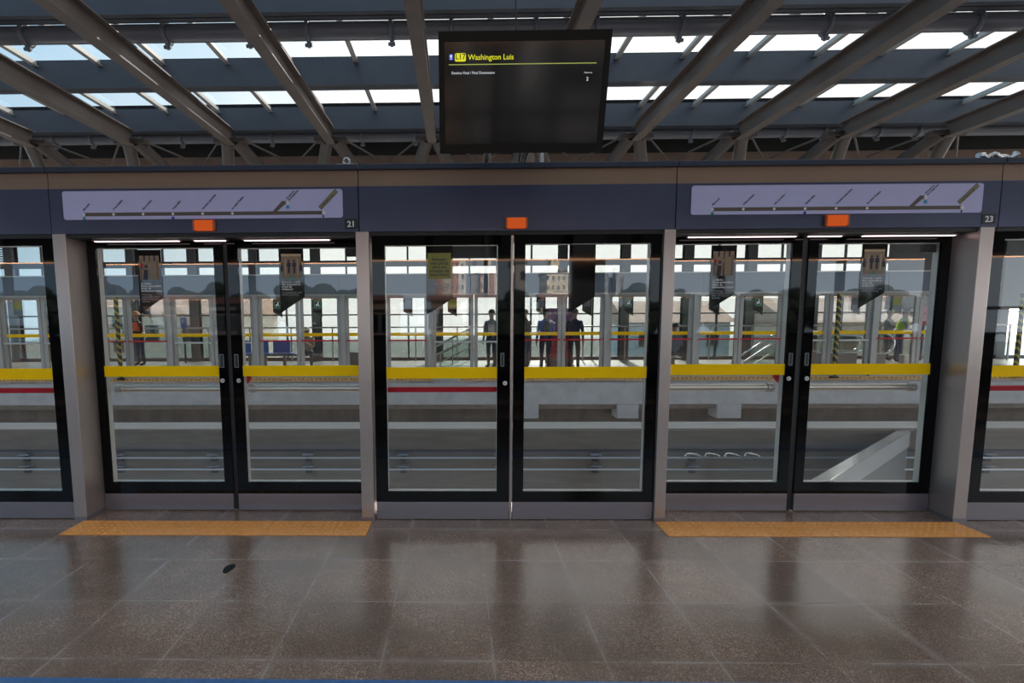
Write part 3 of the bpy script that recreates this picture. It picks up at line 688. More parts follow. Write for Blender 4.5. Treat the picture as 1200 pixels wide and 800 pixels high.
# opposite canopy: purlins that carry its own glazing, and the edge beam above our header, its lit look put into the colour
for (y, lb) in ((9.0, 'brown lit edge beam of the canopy across the tracks'), (11.15, 'middle purlin of the canopy across the tracks'), (12.60, 'inner purlin of the canopy across the tracks')):
    zz = (4.045, 4.165) if y < 10 else (4.05, 4.33)
    tag(MB((0, y, zz[0])).box(-16, 18, y, y + .1, zz[0] - .02, zz[1], c=.004).build('canopy_beam', 'ceil_brown' if y < 10 else 'steel_blue'), lb, 'beam', 'beams of the far canopy')
# hangers that carry the header, seen under the display
for x0, x1, v, lb, mt in ((567, 575, 186, 'brown steel hanger post under the left of the screen', 'ceil_brown'), (615, 626, 186, 'wide brown steel hanger post under the middle of the screen', 'ceil_brown'), (632.5, 637, 186, 'pale conduit rising from the header under the screen', 'galv')):
    a, b = px2x(x0, D + .3, v), px2x(x1, D + .3, v)
    tag(MB(((a + b) / 2, D + .3, 2.612)).box(a, b, D + .28, D + .32, 2.612, 3.35, c=.004).build('hanger_post', mt), lb, 'post')
pts = [(px2x(607 + 4 * math.sin(i * .5), D + .25, 186), D + .25, 2.612 + .13 * i) for i in range(12)]
tag(MB(pts[0]).tube(pts, .006, 6).build('hanging_cable', 'black'), 'thin black cable hanging behind the information screen', 'cable')

# ================================================================== guideway
def guideway(y0, y1, label):
    z1 = -.77
    o = thing('guideway_beam', label, 'track beam', (0, (y0 + y1) / 2, z1 - 1.6), 'concrete monorail beams')
    b = MB(); prof = [(y0, z1 - .03), (y0 + .03, z1), (y1 - .03, z1), (y1, z1 - .03), (y1, z1 - .42), (y1 - .03, z1 - .46), (y1 - .03, z1 - 1.30), (y1, z1 - 1.36), (y1, z1 - 1.7), (y0, z1 - 1.7), (y0, z1 - 1.36), (y0 + .03, z1 - 1.30), (y0 + .03, z1 - .46), (y0, z1 - .42)]
    n = len(prof); vs = [(-40, y, z) for y, z in prof] + [(40, y, z) for y, z in prof]
    b.add(vs, [tuple(range(n)), tuple(range(2 * n - 1, n - 1, -1))] + [(i, i + n, (i + 1) % n + n, (i + 1) % n) for i in range(n)])
    b.build('girder', 'beam_conc', o)
    MB().box(-40, 40, y0 + .02, y1 - .02, z1 + .0005, z1 + .012).build('running_surface', 'run_conc', o)
    MB().box(-40, 40, y0 - .006, y0 + .03, z1 - .475, z1 - .44).build('cable_cover', 'rail_dark', o)
    return o
guideway(10.90, 11.65, 'concrete monorail beam of the far track')
guideway(5.65, 6.40, 'concrete monorail beam of the near track')
for z, lb in ((-1.355, 'upper conductor rail along the far track beam'), (-1.60, 'lower conductor rail along the far track beam')):
    o = thing('conductor_rail', lb, 'rail', (0, 10.85, z), 'conductor rails on the far track beam')
    b = MB(); b.box(-40, 40, 10.815, 10.85, z - .016, z + .016, c=.003); b.box(-40, 40, 10.85, 10.87, z - .008, z + .008); b.build('rail', 'rail_metal', o)
    for k in range(-9, 12):
        x = -7.115 + 1.995 * (k + 0)
        q = MB(); q.box(x - .11, x + .11, 10.79, 10.925, z + .055, z + .078, 1); q.box(x - .03, x + .03, 10.83, 10.925, z + .02, z + .055); q.box(x - .06, x + .06, 10.86, 10.925, z - .09, z - .03); q.build('insulator', ['ins', 'galv_paint'], o)
for i, u in enumerate((806, 829, 852, 875)):
    x = px2x(u, 10.84, 533)
    q = MB((x, 10.80, -1.33)); q.box(x - .18, x + .03, 10.79, 10.83, -1.33, -1.31)
    q.tube([(x - .07, 10.80, -1.31), (x - .06, 10.79, -1.27), (x - .02, 10.78, -1.245), (x + .06, 10.78, -1.255), (x + .16, 10.79, -1.275), (x + .25, 10.8, -1.32)], [.018, .02, .018, .014, .012, .01], 8)
    tag(q.build('jumper_cable', 'galv'), ORD[i] + ' looped jumper cable from the left on the far conductor rail', 'cable', 'looped jumper cables')
# crossover beam in the right hand bay
A = Vector((4.914, 7.409)); d2 = Vector((.76, .648)).normalized(); n2 = Vector((d2.y, -d2.x))
o = thing('switch_beam', 'pale diagonal steel crossover beam low behind the right sliding door', 'track beam', (7.2, 9.3, -1.6))
def dq(s0, s1, w0, w1, z0, z1): 
    pts = [A + d2 * s0 + n2 * w0, A + d2 * s0 + n2 * w1, A + d2 * s1 + n2 * w1, A + d2 * s1 + n2 * w0]
    return MB().plan([(p.x, p.y) for p in pts], z0, z1)
dq(-1.2, 6.25, 0, .17, -.82, -.80).build('top_flange', 'galv', o)
dq(-1.2, 6.25, .004, .166, -1.14, -.8205).build('flange_edge', 'galv_paint', o)
dq(-1.2, 6.25, .02, .15, -2.3, -1.1405).build('web', 'web_grey', o)

# ================================================================== far platform
YF = 13.42
struct('floor_far_platform', MB().box(-34, 34, YF - .02, 19.6, -.1, 0), 'far_floor')
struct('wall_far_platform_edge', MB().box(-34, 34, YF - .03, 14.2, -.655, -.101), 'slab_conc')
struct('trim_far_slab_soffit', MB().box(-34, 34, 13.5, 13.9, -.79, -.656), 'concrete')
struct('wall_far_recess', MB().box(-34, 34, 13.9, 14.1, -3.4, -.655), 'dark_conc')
for i, (u0, u1) in enumerate(((612, 631), (723, 748), (840, 868))):
    a, b = px2x(u0, YF, 480), px2x(u1, YF, 480)
    tag(MB(((a + b) / 2, YF, -1.0)).box(a, b, YF - .03, 13.9, -1.02, -.656, c=.01).build('slab_bracket', 'slab_conc'), ['leftmost', 'middle', 'rightmost'][i] + ' pale concrete bracket under the far platform slab', 'bracket')
for i, (a, b) in enumerate(((-20, -1.62), (-1.6 + .05, -.62), (0.08, 24))):
    q = MB(((a + b) / 2, YF - .05, -.06)); q.box(a, b, YF - .05, YF - .031, -.045, .045)
    k = int((b - a) / .11)
    for j in range(k): q.box(a + .03 + j * .11, a + .06 + j * .11, YF - .053, YF - .05, -.012, .012, 1)
    tag(q.build('edge_strip', ['edge', 'black']), ['long brown perforated edge strip of the far platform, left part', 'short brown perforated edge strip behind the yellow notice door', 'long brown perforated edge strip of the far platform, right part'][i], 'edge strip')

PXF = [-2.88 + 2.2 * k for k in range(-4, 8)]
p0 = None
for i, x in enumerate(PXF):
    o = thing('far_door_post', ORD[i] + ' grey post from the left of the screen across the tracks', 'post', (x, YF, 0), 'posts of the far platform screen')
    MB().box(x - .05, x + .05, YF, YF + .28, 0, 2.12, c=.004).build('post_shaft', 'alu_frame', o)
    MB().box(x - .054, x + .054, YF - .004, YF + .284, 0.0, .04).build('base_plate', 'alu_frame', o)
# one far leaf, then copies
def far_leaf(kind):
    o = thing('far_platform_door', 'x', 'door', (0, 0, 0), 'glass doors of the far platform screen')
    L, H = 1.03, 2.1
    MB().ring(0, L, .01, H, .085, L - .085, .2, 2.03, 0, .05).build('frame', 'alu_frame', o)
    MB().ring(.01, L - .01, .01, H, .075, L - .075, .2, 2.03, .051, .075).build('outer_frame', 'black', o)
    MB().box(.085, L - .085, .03, .038, .2, 2.03).build('glass_pane', 'far_glass', o)
    MB().add([(.086, .027, 1.08), (L - .086, .027, 1.08), (L - .086, .027, 1.165), (.086, .027, 1.165)], [(0, 1, 2, 3)]).build('safety_band', 'yellow', o)
    if kind == 'red': MB().box(.03, L - .03, -.06, -.03, .955, .99).build('push_bar', 'red', o)
    else: MB().tube([(.06, -.05, .93), (L - .06, -.05, .93)], .022, 8).build('push_bar', 'alu', o)
    return o
protos = {'red': far_leaf('red'), 'steel': far_leaf('steel')}
used = set()
spans = []
for x in PXF[:-1]: spans += [x + .06, x + 1.11]
for i, x in enumerate(spans):
    b_ = i // 2; kind = 'red' if b_ % 2 == (1 if x < 1 else 0) and not (-1 < x < 1.4) else 'steel'
    if -3.2 < x < -.8: kind = 'red'
    if 1.6 < x < 6: kind = 'red'
    o = protos[kind] if kind not in used else copy_tree(protos[kind]); used.add(kind)
    o.location = (x, YF + .06, 0)
    o['label'] = '%s glass door from the left of the screen across the tracks' % ORD[i] if i < 20 else '%s glass door from the right of the screen across the tracks' % ORD[len(spans) - 1 - i]
for k in protos:
    if k not in used: raise RuntimeError(k)
for i in range(-4, 8):
    x = -2.88 + 2.2 * (i - .5) + 1.1
    pass
HF = [(-2.88 + 2.25 * k - .06, -2.88 + 2.25 * (k + 1) - .07) for k in range(-4, 7)]
for i, (a, b) in enumerate(HF):
    o = thing('far_header_panel', ORD[i] + ' slate header panel from the left across the tracks', 'header panel', ((a + b) / 2, YF, 2.11), 'header panels of the far platform screen')
    MB().box(a, b, YF - .02, YF + .4, 2.13, 2.60, c=.004).build('cladding', 'hdr_far', o)
    MB().box(a, b, YF - .04, YF + .42, 2.601, 2.625).build('top_trim', 'alu', o)
    MB().box(a, b, YF - .03, YF + .0, 2.095, 2.129).build('bottom_trim', 'alu_frame', o)
# small pennant notices on the far doors
FN = [(20, 'yellow'), (62 - 40, None), (325, 'exit'), (372, 'exit'), (478, 'plain'), (530, 'yellow'), (634, 'plain'), (688, 'plain'), (737, 'exit'), (838, 'plain'), (889, 'exit'), (1003, 'plain'), (1052, 'yellow'), (170, 'plain')]
FW = {20: 'at the left photo edge', 170: 'behind the worker with orange vest', 325: 'left of the seated person', 372: 'right of the seated person', 478: 'behind the middle bay, far left', 530: 'above the glass staircase', 634: 'above the group of people', 688: 'right of the group of people', 737: 'right half of the middle bay', 838: 'left door of opening 23', 889: 'above the escalator rails', 1003: 'beside the hazard striped post', 1052: 'above the yellow vest'}
for u, k in FN:
    if k is None: continue
    x = px2x(u, YF + .03, 360); y = YF + .052; w_ = .115
    o = thing('far_notice', 'small dark pennant notice on a far door ' + FW[u], 'notice', (x, y, 1.6), 'pennant notices on the far doors')
    MB().poly([(x - w_, 1.69), (x + w_, 1.56), (x + w_, 2.03), (x - w_, 2.03)], y - .004, y).build('film', 'notice', o)
    if k == 'exit':
        q = MB(); q.ring(x - .085, x + .085, 1.79, 1.97, x - .07, x + .07, 1.805, 1.955, y - .006, y - .0045); q.build('green_border', 'green_ink', o)
        q = MB(); q.disc(x + .015, 1.925, .018, y - .0045, 12, .002); q.poly([(x - .04, 1.83), (x - .02, 1.83), (x + .01, 1.87), (x + .03, 1.83), (x + .05, 1.83), (x + .02, 1.905), (x - .04, 1.885)], y - .0065, y - .0045); q.build('running_figure', 'white_ink', o)
    elif k == 'yellow': MB().box(x - .10, x + .10, y - .006, y - .0045, 1.79, 1.99).build('yellow_field', 'notice_yellow', o)
    else: MB().box(x - .08, x + .08, y - .006, y - .0045, 1.80, 1.98).build('grey_field', 'column', o)
# hazard striped poles
for u, lb in ((140, 'black and yellow striped pole left of the orange vest'), (979, 'black and yellow striped pole behind the right sliding door'), (1192, 'black and yellow striped pole at the right photo edge')):
    x = px2x(u, YF - .06, 400)
    o = thing('striped_pole', lb, 'pole', (x, YF - .09, .045), 'hazard striped poles')
    MB().box(x - .038, x + .038, YF - .13, YF - .055, .045, 2.09, c=.008).build('pole_shaft', 'hazard', o)
    MB().box(x - .08, x + .08, YF - .16, YF - .035, 0.0, .044).build('base_plate', 'black', o)

# far facade
YW = 19.3
CX = [-5.06 - 2.2 * k for k in range(6, 0, -1)] + [-5.06 + 2.2 * k for k in range(0, 12)]
for i, x in enumerate(CX):
    o = thing('facade_column', ORD[i] + ' dark steel column from the left in the far facade', 'column', (x, YW, 0), 'columns of the far facade')
    q = MB(); q.box(x - .15, x + .15, YW - .18, YW - .164, 0, 4.33); q.box(x - .15, x + .15, YW + .104, YW + .12, 0, 4.33); q.box(x - .012, x + .012, YW - .164, YW + .104, 0, 4.33); q.build('shaft', 'column', o)
    MB().box(x - .2, x + .2, YW - .24, YW + .18, 0, .03).build('base_plate', 'column', o)
fr = MB()
for z0, z1 in ((.0, .12), (1.63, 1.68), (3.36, 3.58), (4.22, 4.33)): fr.box(-34, 34, YW - .03, YW + .05, z0, z1)
struct('trim_facade_rails', fr, 'mull')
for i, x in enumerate(CX[:-1]):
    o = MB().box(x + .1, x + 2.1, YW + .005, YW + .013, .12, 4.22).build('window_%d' % (i + 12), 'facade_glass'); o['kind'] = 'structure'
    q = MB(); xm = x + 1.1; q.box(xm - .03, xm + .03, YW - .025, YW + .045, .12, 4.22); q.build('mullion', 'mull', o)
# opaque upper panels
q = MB(); q.box(px2x(1040, YW - .04, 320), 26, YW - .06, YW - .035, 1.75, 4.2); q.box(px2x(528, YW, 300), px2x(584, YW, 300), YW - .06, YW - .035, 3.62, 4.22)
struct('wall_far_panels', q, 'column')
q = MB()
xa, xb = -22, px2x(21, YW, 300)
for j in range(9): q.box(xa, xb, YW - .215, YW - .181, 3.52 + j * .08, 3.555 + j * .08)
tag(q.build('louvre_panel', 'column'), 'dark horizontal louvre panel high at the left photo edge', 'louvre')
# railing in front of the far facade
o = thing('far_handrail', 'long pale handrail with glass along the far facade', 'railing', (0, YW - .45, 0))
MB().tube([(-18, YW - .45, 1.21), (22, YW - .45, 1.21)], .028, 8).build('top_rail', 'alu', o)
MB().box(-18, 22, YW - .455, YW - .445, .15, .86).build('glass_pane', 'rail_glass', o)
for k in range(-11, 15): MB().box(1.47 * k - .02, 1.47 * k + .02, YW - .47, YW - .43, 0, 1.20).build('railing_post', 'alu_frame', o)
# stair balustrade and escalators
def balustrade(pts, label, nm, Y, hand='alu', cat='balustrade'):
    o = thing(nm, label, cat, (pts[0][0], Y, 0), 'stair and escalator sides')
    MB().tube([(x, Y, z) for x, z in pts], .035, 8).build('handrail', hand, o)
    MB().tube([(x, Y, z - .28) for x, z in pts], .02, 8).build('lower_rail', 'alu', o)
    low = [(x, z - .9) for x, z in pts]
    MB().poly([(x, z - .04) for x, z in pts][::-1] + low, Y - .006, Y + .006).build('glass_side', 'rail_glass', o)
    q = MB()
    for (x, z) in pts: q.box(x - .018, x + .018, Y - .018, Y + .018, max(0, z - 1.0), z - .02)
    q.build('baluster', 'alu', o)
def P(u, v, Y): return atY(u, v, Y)
a, b = P(508, 407, 17.6), P(553, 384, 17.6); balustrade([a, ((a[0] + b[0]) / 2, (a[1] + b[1]) / 2), b], 'glass sided staircase rising to the right behind the yellow notice', 'staircase_side', 17.6)
a, b = P(516, 414, 17.0), P(556, 394, 17.0); balustrade([a, b], 'lower inner side of the staircase behind the yellow notice', 'staircase_side', 17.0)
a, b = P(858, 423, 17.6), P(912, 389, 17.6); balustrade([a, b], 'upper sloping escalator side left of the red disc of opening 23', 'escalator_side', 17.6, 'galv', 'escalator')
a, b = P(872, 424, 16.9), P(915, 396, 16.9); balustrade([a, b], 'bright lower escalator side left of the red disc of opening 23', 'escalator_side', 16.9, 'galv', 'escalator')
def esc_loop(u0, u1, v0, v1, Y, label):
    x0, z1 = P(u0, v0, Y); x1, z0 = P(u1, v1, Y); r = (z1 - z0) / 2; zc = (z0 + z1) / 2
    o = thing('escalator_side', label, 'escalator', (x0, Y, max(0, z0)), 'stair and escalator sides')
    arc = [(x1 - r + r * math.cos(a), Y, zc + r * math.sin(a)) for a in [PI / 2 - k * PI / 10 for k in range(11)]]
    MB().tube([(x0, Y, z1)] + arc + [(x0, Y, z0)], .03, 8).build('handrail', 'galv', o)
    MB().poly([(x0, z0)] + [(p[0], p[2]) for p in arc[::-1]] + [(x0, z1)], Y - .008, Y + .008).build('glass_side', 'rail_glass', o)
    MB().box(x0, x1 - r, Y - .1, Y + .1, 0, max(.1, z0 - .02)).build('skirt', 'grey_box', o)
esc_loop(952, 1006, 392, 411, 17.4, 'rounded escalator end right of the hazard striped pole')
esc_loop(958, 1012, 393, 413, 16.9, 'nearer rounded escalator end right of the hazard striped pole')
esc_loop(1016, 1047, 391, 414, 16.9, 'rounded escalator end in front of the yellow vest')
# seats
for i, (u0, u1, mt, lb) in enumerate(((286, 299, 'seat_blue', 'leftmost blue moulded seat of the far bench'), (302, 319, 'seat_blue', 'bright blue moulded seat left of the faded one'), (322, 344, 'seat_violet', 'faded violet blue seat beside the seated person'))):
    Y = 16.8; x0, x1 = px2x(u0, Y, 405), px2x(u1, Y, 405)
    o = thing('bench_seat', lb, 'seat', ((x0 + x1) / 2, Y, .0), 'blue seats on the far platform')
    q = MB(); q.box(x0 + .02, x1 - .02, Y - .22, Y + .24, .42, .46, c=.015); q.build('seat', mt, o)
    q = MB(); q.box(x0 + .03, x1 - .03, Y - .27, Y - .22, .47, .86, c=.022); q.build('backrest', mt, o)
    q = MB(); q.box((x0 + x1) / 2 - .04, (x0 + x1) / 2 + .04, Y - .04, Y + .04, 0, .42); q.box((x0 + x1) / 2 - .12, (x0 + x1) / 2 + .12, Y - .2, Y + .2, 0, .025); q.build('leg', 'grey_box', o)
xa, xb = px2x(284, 16.8), px2x(376, 16.8)
tag(MB(((xa + xb) / 2, 16.84, .37)).box(xa, xb, 16.79, 16.89, .345, .415, c=.01).build('bench_beam', 'grey_box'), 'long dark beam carrying the blue seats', 'bench beam')
# assorted far platform things
def cab(u0, u1, v0, Y, mt, nm, lb, cat, dpt=.4, z0=0.):
    x0, z1 = P(u0, v0, Y); x1, _ = P(u1, v0, Y)
    o = thing(nm, lb, cat, ((x0 + x1) / 2, Y, z0))
    MB().box(x0, x1, Y, Y + dpt, z0, z1, c=.012).build('body', mt, o); MB().box(x0 + .03, x1 - .03, Y - .008, Y - .0005, z0 + .06, z1 - .05).build('door', mt, o)
    return o
cab(409, 421, 413, 16.4, 'grey_box', 'waste_bin', 'grey box on the far floor left of the second post', 'bin')
cab(943, 957, 412, 14.6, 'grey_box', 'equipment_cabinet', 'grey cabinet beside the meeting doors of opening 23', 'cabinet')
cab(1060, 1066, 416, 16.0, 'c_white', 'waste_bin', 'small white box below the yellow vest', 'box', .2)
x0, z1 = P(641, 361, 18.2); x1, zm = P(672, 386, 18.2); _, z0 = P(641, 418, 18.2)
o = thing('advertising_panel', 'tall red and mauve advertising panel behind the group of people', 'panel', ((x0 + x1) / 2, 18.2, 0))
MB().box(x0, x1, 18.2, 18.3, zm, z1, c=.01).build('upper_picture', 'banner_mauve', o); MB().box(x0, x1, 18.2, 18.3, .12, zm - .002, c=.01).build('lower_picture', 'banner_red', o); MB().box(x0 - .03, x1 + .03, 18.22, 18.28, 0, .12).build('base', 'grey_box', o)
x0, z1 = P(1082, 358, 18.6); x1, z0 = P(1094, 381, 18.6)
o = thing('red_board', 'dark red board at the right side of opening 23', 'board', ((x0 + x1) / 2, 18.6, z0))
MB().box(x0, x1 + 1.2, 18.6, 18.64, z0, z1, c=.008).build('board', 'banner_red', o); q = MB(); q.box(x0 + .05, x0 + .1, 18.6, 18.64, 0, z0); q.box(x1 + 1.1, x1 + 1.15, 18.6, 18.64, 0, z0); q.build('legs', 'mull', o)
x0, z1 = P(211, 372, 18.6); x1, z0 = P(219, 384, 18.6)
o = thing('blue_sign', 'small bright blue sign right of the worker with orange vest', 'sign', ((x0 + x1) / 2, 18.6, z0)); MB().box(x0, x1, 18.6, 18.63, z0, z1, c=.006).build('board', 'seat_blue', o); MB().box(x0 + .05, x1 - .12, 18.595, 18.599, z0 + .17, z1 - .05).build('white_field', 'white_ink', o); MB().box((x0 + x1) / 2 - .03, (x0 + x1) / 2 + .03, 18.6, 18.63, 0, z0).build('sign_post', 'mull', o)

# ================================================================== people
def seg_d(p, a, b):
    ab = b - a; t = max(0, min(1, (p - a).dot(ab) / max(1e-9, ab.dot(ab)))); return (p - (a + ab * t)).length
def person(label, x, y, z, rot, shirt, pants, shoe='c_black', skin='skin', pose='stand', arms='down', hair='hair', lean=0., scale=1., helmet=None, vest=None, cap=None, bag=None, sleeves=True):
    J = {}
    sit = pose == 'sit'
    hz = .50 if sit else .95
    J['pel'] = ((0, 0, hz), .135)
    ln = lean
    def up(zr, dy=0): return (0, -math.sin(ln) * zr + dy, hz + math.cos(ln) * zr)
    J['sp'] = (up(.16), .125); J['ch'] = (up(.36), .148); J['nb'] = (up(.50), .08); J['nk'] = (up(.57), .054); J['h1'] = (up(.64, -.015), .078); J['h2'] = (up(.71, -.01), .092); J['h3'] = (up(.785, 0), .07)
    for s_, k in ((-1, 'L'), (1, 'R')):
        J['hip' + k] = ((s_ * .095, 0, hz - .05), .098)
        if sit:
            J['kn' + k] = ((s_ * .13, -.42, .50), .066); J['an' + k] = ((s_ * .12, -.40, .10), .046); J['to' + k] = ((s_ * .14, -.58, .045), .040)
        else:
            J['kn' + k] = ((s_ * .105, -.015 + .02 * s_, .50), .064); J['an' + k] = ((s_ * .115, .02 + .03 * s_, .095), .046); J['to' + k] = ((s_ * .135, -.15 + .03 * s_, .042), .040)
        sx, sy, sz = up(.44); J['sh' + k] = ((s_ * .185, sy, sz), .066)
        if arms == 'down': el, wr = (s_ * .235, sy + .03, sz - .29), (s_ * .245, sy - .05, sz - .54)
        elif arms == 'front': el, wr = (s_ * .235, sy + .0, sz - .28), (s_ * .10, sy - .24, sz - .30 + .03 * s_)
        elif arms == 'cross': el, wr = (s_ * .225, sy - .03, sz - .27), (-s_ * .07, sy - .20, sz - .22 + .04 * s_)
        elif arms == 'knees': el, wr = (s_ * .20, sy - .20, sz - .24), (s_ * .05, sy - .30, sz - (.02 if s_ < 0 else .16))
        elif arms == 'reach': el, wr = ((s_ * .24, sy - .05, sz - .28), (s_ * .26, sy - .20, sz - .50)) if s_ < 0 else ((.30, sy - .14, sz - .22), (.38, sy - .36, sz - .40))
        J['el' + k] = (el, .047); J['wr' + k] = (wr, .032)
        dv = (Vector(wr) - Vector(el)).normalized(); J['ha' + k] = (tuple(Vector(wr) + dv * .085), .036)
    bones = [('pel', 'sp', 's'), ('sp', 'ch', 's'), ('ch', 'nb', 's'), ('nb', 'nk', 'k'), ('nk', 'h1', 'k'), ('h1', 'h2', 'k'), ('h2', 'h3', 'k')]
    for k in 'LR': bones += [('pel', 'hip' + k, 'p'), ('hip' + k, 'kn' + k, 'p'), ('kn' + k, 'an' + k, 'p'), ('an' + k, 'to' + k, 'f'), ('ch', 'sh' + k, 's'), ('sh' + k, 'el' + k, 's'), ('el' + k, 'wr' + k, 's' if sleeves else 'k'), ('wr' + k, 'ha' + k, 'k')]
    names = list(J); idx = {n: i for i, n in enumerate(names)}
    me = bpy.data.meshes.new('body'); me.from_pydata([J[n][0] for n in names], [(idx[a], idx[b]) for a, b, _ in bones], []); me.update()
    tmp = bpy.data.objects.new('body_tmp', me); COL.objects.link(tmp)
    md = tmp.modifiers.new('skin', 'SKIN'); md.use_smooth_shade = True
    lay = me.skin_vertices[0] if me.skin_vertices else None
    if lay is None: raise RuntimeError('no skin layer')
    for i, n in enumerate(names):
        r = J[n][1]
        lay.data[i].radius = (r * (1.25 if n in ('sp', 'ch', 'pel') else 1), r * (.85 if n in ('sp', 'ch', 'pel') else 1)); lay.data[i].use_root = (n == 'pel')
    tmp.modifiers.new('sub', 'SUBSURF').levels = 2
    dg = bpy.context.evaluated_depsgraph_get(); dg.update(); body = bpy.data.meshes.new_from_object(tmp.evaluated_get(dg))
    bpy.data.objects.remove(tmp)
    B = MB(); mats = [skin, shirt, pants, shoe, 'hair', 'white_ink']
    mi = {'k': 0, 's': 1, 'p': 2, 'f': 3}
    for p in body.polygons:
        c = p.center; best = min(bones, key=lambda q: seg_d(c, Vector(J[q[0]][0]), Vector(J[q[1]][0])) - .4 * min(J[q[0]][1], J[q[1]][1])); B.mi.append(mi[best[2]])
    B.v = [tuple(v.co) for v in body.vertices]; B.f = [list(p.vertices) for p in body.polygons]; B.sm = [True] * len(B.f)
    # face: nose, eyes, mouth, ears
    hc = Vector(J['h2'][0])
    B.ball(hc + Vector((0, -.098, -.025)), (.013, .018, .022), 8, 5, 0)
    for s_ in (-1, 1):
        B.ball(hc + Vector((s_ * .034, -.083, .0)), (.012, .008, .008), 8, 5, 4); B.ball(hc + Vector((s_ * .095, .0, -.015)), (.012, .022, .030), 8, 5, 0)
    B.ball(hc + Vector((0, -.085, -.062)), (.024, .007, .006), 8, 5, 4)
    # fingers
    for k, s_ in (('L', -1), ('R', 1)):
        wr, ha = Vector(J['wr' + k][0]), Vector(J['ha' + k][0]); dv = (ha - wr).normalized(); side = dv.cross(Vector((1, 0, 0)) if abs(dv.x) < .8 else Vector((0, 0, 1))).normalized(); nrm = dv.cross(side)
        for j, L in enumerate((.062, .072, .068, .052)):
            b0 = ha + side * (.024 - .016 * j); B.tube([b0, b0 + dv * L * .55, b0 + dv * L * .9 + nrm * .018, b0 + dv * L + nrm * .035], [.0095, .009, .008, .006], 6, 0)
        b0 = wr + dv * .03 + side * .03; B.tube([b0, b0 + side * .028 + dv * .028, b0 + side * .03 + dv * .06 + nrm * .012], [.012, .010, .007], 6, 0)
    root = thing('person', label, 'person', (x, y, z))
    rt = Matrix.Rotation(rot, 3, 'Z')
    def place(mb, nm, mt):
        mb.v = [tuple(rt @ (Vector(v) * scale) + Vector((x, y, z))) for v in mb.v]; return mb.build(nm, mt, root)
    place(B, 'body', mats)
    if helmet:
        h = MB(); h.ball(hc + Vector((0, 0, .03)), (.125, .14, .12), 16, 10, cut=5); h.tube([hc + Vector((.13 * math.cos(a), -.02 + .155 * math.sin(a), .032)) for a in [2 * PI * i / 16 for i in range(17)]], .012, 6); place(h, 'helmet', helmet)
    elif cap:
        h = MB(); h.ball(hc + Vector((0, .005, .02)), (.108, .118, .11), 14, 10, cut=5); h.add([hc + Vector(v) for v in ((-.07, -.10, .03), (.07, -.10, .03), (.05, -.19, .02), (-.05, -.19, .02), (-.07, -.10, .042), (.07, -.10, .042), (.05, -.19, .03), (-.05, -.19, .03))], [(0, 1, 2, 3), (7, 6, 5, 4), (0, 4, 5, 1), (1, 5, 6, 2), (2, 6, 7, 3), (3, 7, 4, 0)]); place(h, 'cap', cap)
    else:
        h = MB(); h.ball(hc + Vector((0, .022, .028)), (.103, .105, .100), 14, 10, cut=6); place(h, 'hair', hair)
    if vest:
        q = MB(); n = 20; rings = [(.02, .185, .135), (.12, .185, .14), (.26, .20, .15), (.36, .205, .152), (.45, .165, .12), (.50, .10, .095)]; vs = []
        for zr, rx, ry in rings:
            c = Vector(up(zr)); vs += [(c.x + rx * math.cos(2 * PI * i / n), c.y + ry * math.sin(2 * PI * i / n), c.z) for i in range(n)]
        q.add(vs, [(i * n + j, i * n + (j + 1) % n, (i + 1) * n + (j + 1) % n, (i + 1) * n + j) for i in range(len(rings) - 1) for j in range(n)], True)
        place(q, 'safety_vest', vest)
        q = MB(); c = Vector(up(.14)); q.tube([(c.x + .192 * math.cos(2 * PI * i / n), c.y + .147 * math.sin(2 * PI * i / n), c.z) for i in range(n + 1)], .016, 6); place(q, 'reflective_stripe', 'white_ink')
    if bag:
        q = MB(); c = Vector(up(.28)); q.box(-.075, .075, c.y + .12, c.y + .22, c.z - .2, c.z + .20, c=.03); place(q, 'backpack', bag)
    return root, J, place
def at_px(u, Y): return px2x(u, Y, 400)
r_, J_, pl = person('person in orange vest and pale helmet holding a white helmet', at_px(164, 17.4), 17.4, 0, R_(-30), 'c_black', 'c_navy', arms='front', helmet='c_helmet', vest='c_orange', lean=.12)
hx = Vector(r_.location) + Matrix.Rotation(R_(-30), 3, 'Z') @ Vector((0, -.44, 1.08))
q = MB(hx); q.ball(hx, (.13, .15, .12), 16, 10, cut=6)
q.torus(hx + Vector((0, 0, -.015)), .14, .014, 'z')
tag(q.build('safety_helmet', 'c_white'), 'white safety helmet held by the worker in orange vest', 'helmet')
person('person in beige top and pale cap sitting hunched on the bench', at_px(362, 17.0), 16.85, 0, R_(12), 'c_beige', 'c_denim', pose='sit', arms='knees', cap='c_cream', lean=.42)
person('person in dark clothes standing at the centre meeting strip', at_px(576, 16.2), 16.2, 0, R_(200), 'c_steel', 'c_navy', arms='down')
person('person in olive jacket with head bowed, left of the backpack wearer', at_px(617, 16.0), 16.0, 0, R_(230), 'c_olive', 'c_denim', arms='front', lean=.1)
person('person in blue jacket seen from behind wearing a dark backpack', at_px(639, 15.7), 15.7, 0, R_(185), 'c_blue', 'c_navy', bag='c_black')
person('person in dark navy jacket standing right of the backpack wearer', at_px(673, 15.6), 15.6, 0, R_(160), 'c_navy', 'c_black')
person('person with grey hooded jacket sitting behind the middle post', at_px(790, 16.0), 16.0, .02, R_(185), 'c_steel', 'c_navy', pose='sit', arms='front')
person('person in grey shirt with crossed arms beside the yellow vest', at_px(1040, 18.5), 18.5, 0, R_(30), 'c_grey', 'c_denim', arms='cross', scale=.98)
person('person in lime yellow vest reaching to the right', at_px(1053, 17.6), 17.6, 0, R_(60), 'c_grey', 'c_denim', arms='reach', vest='c_lime', lean=.22, sleeves=False)
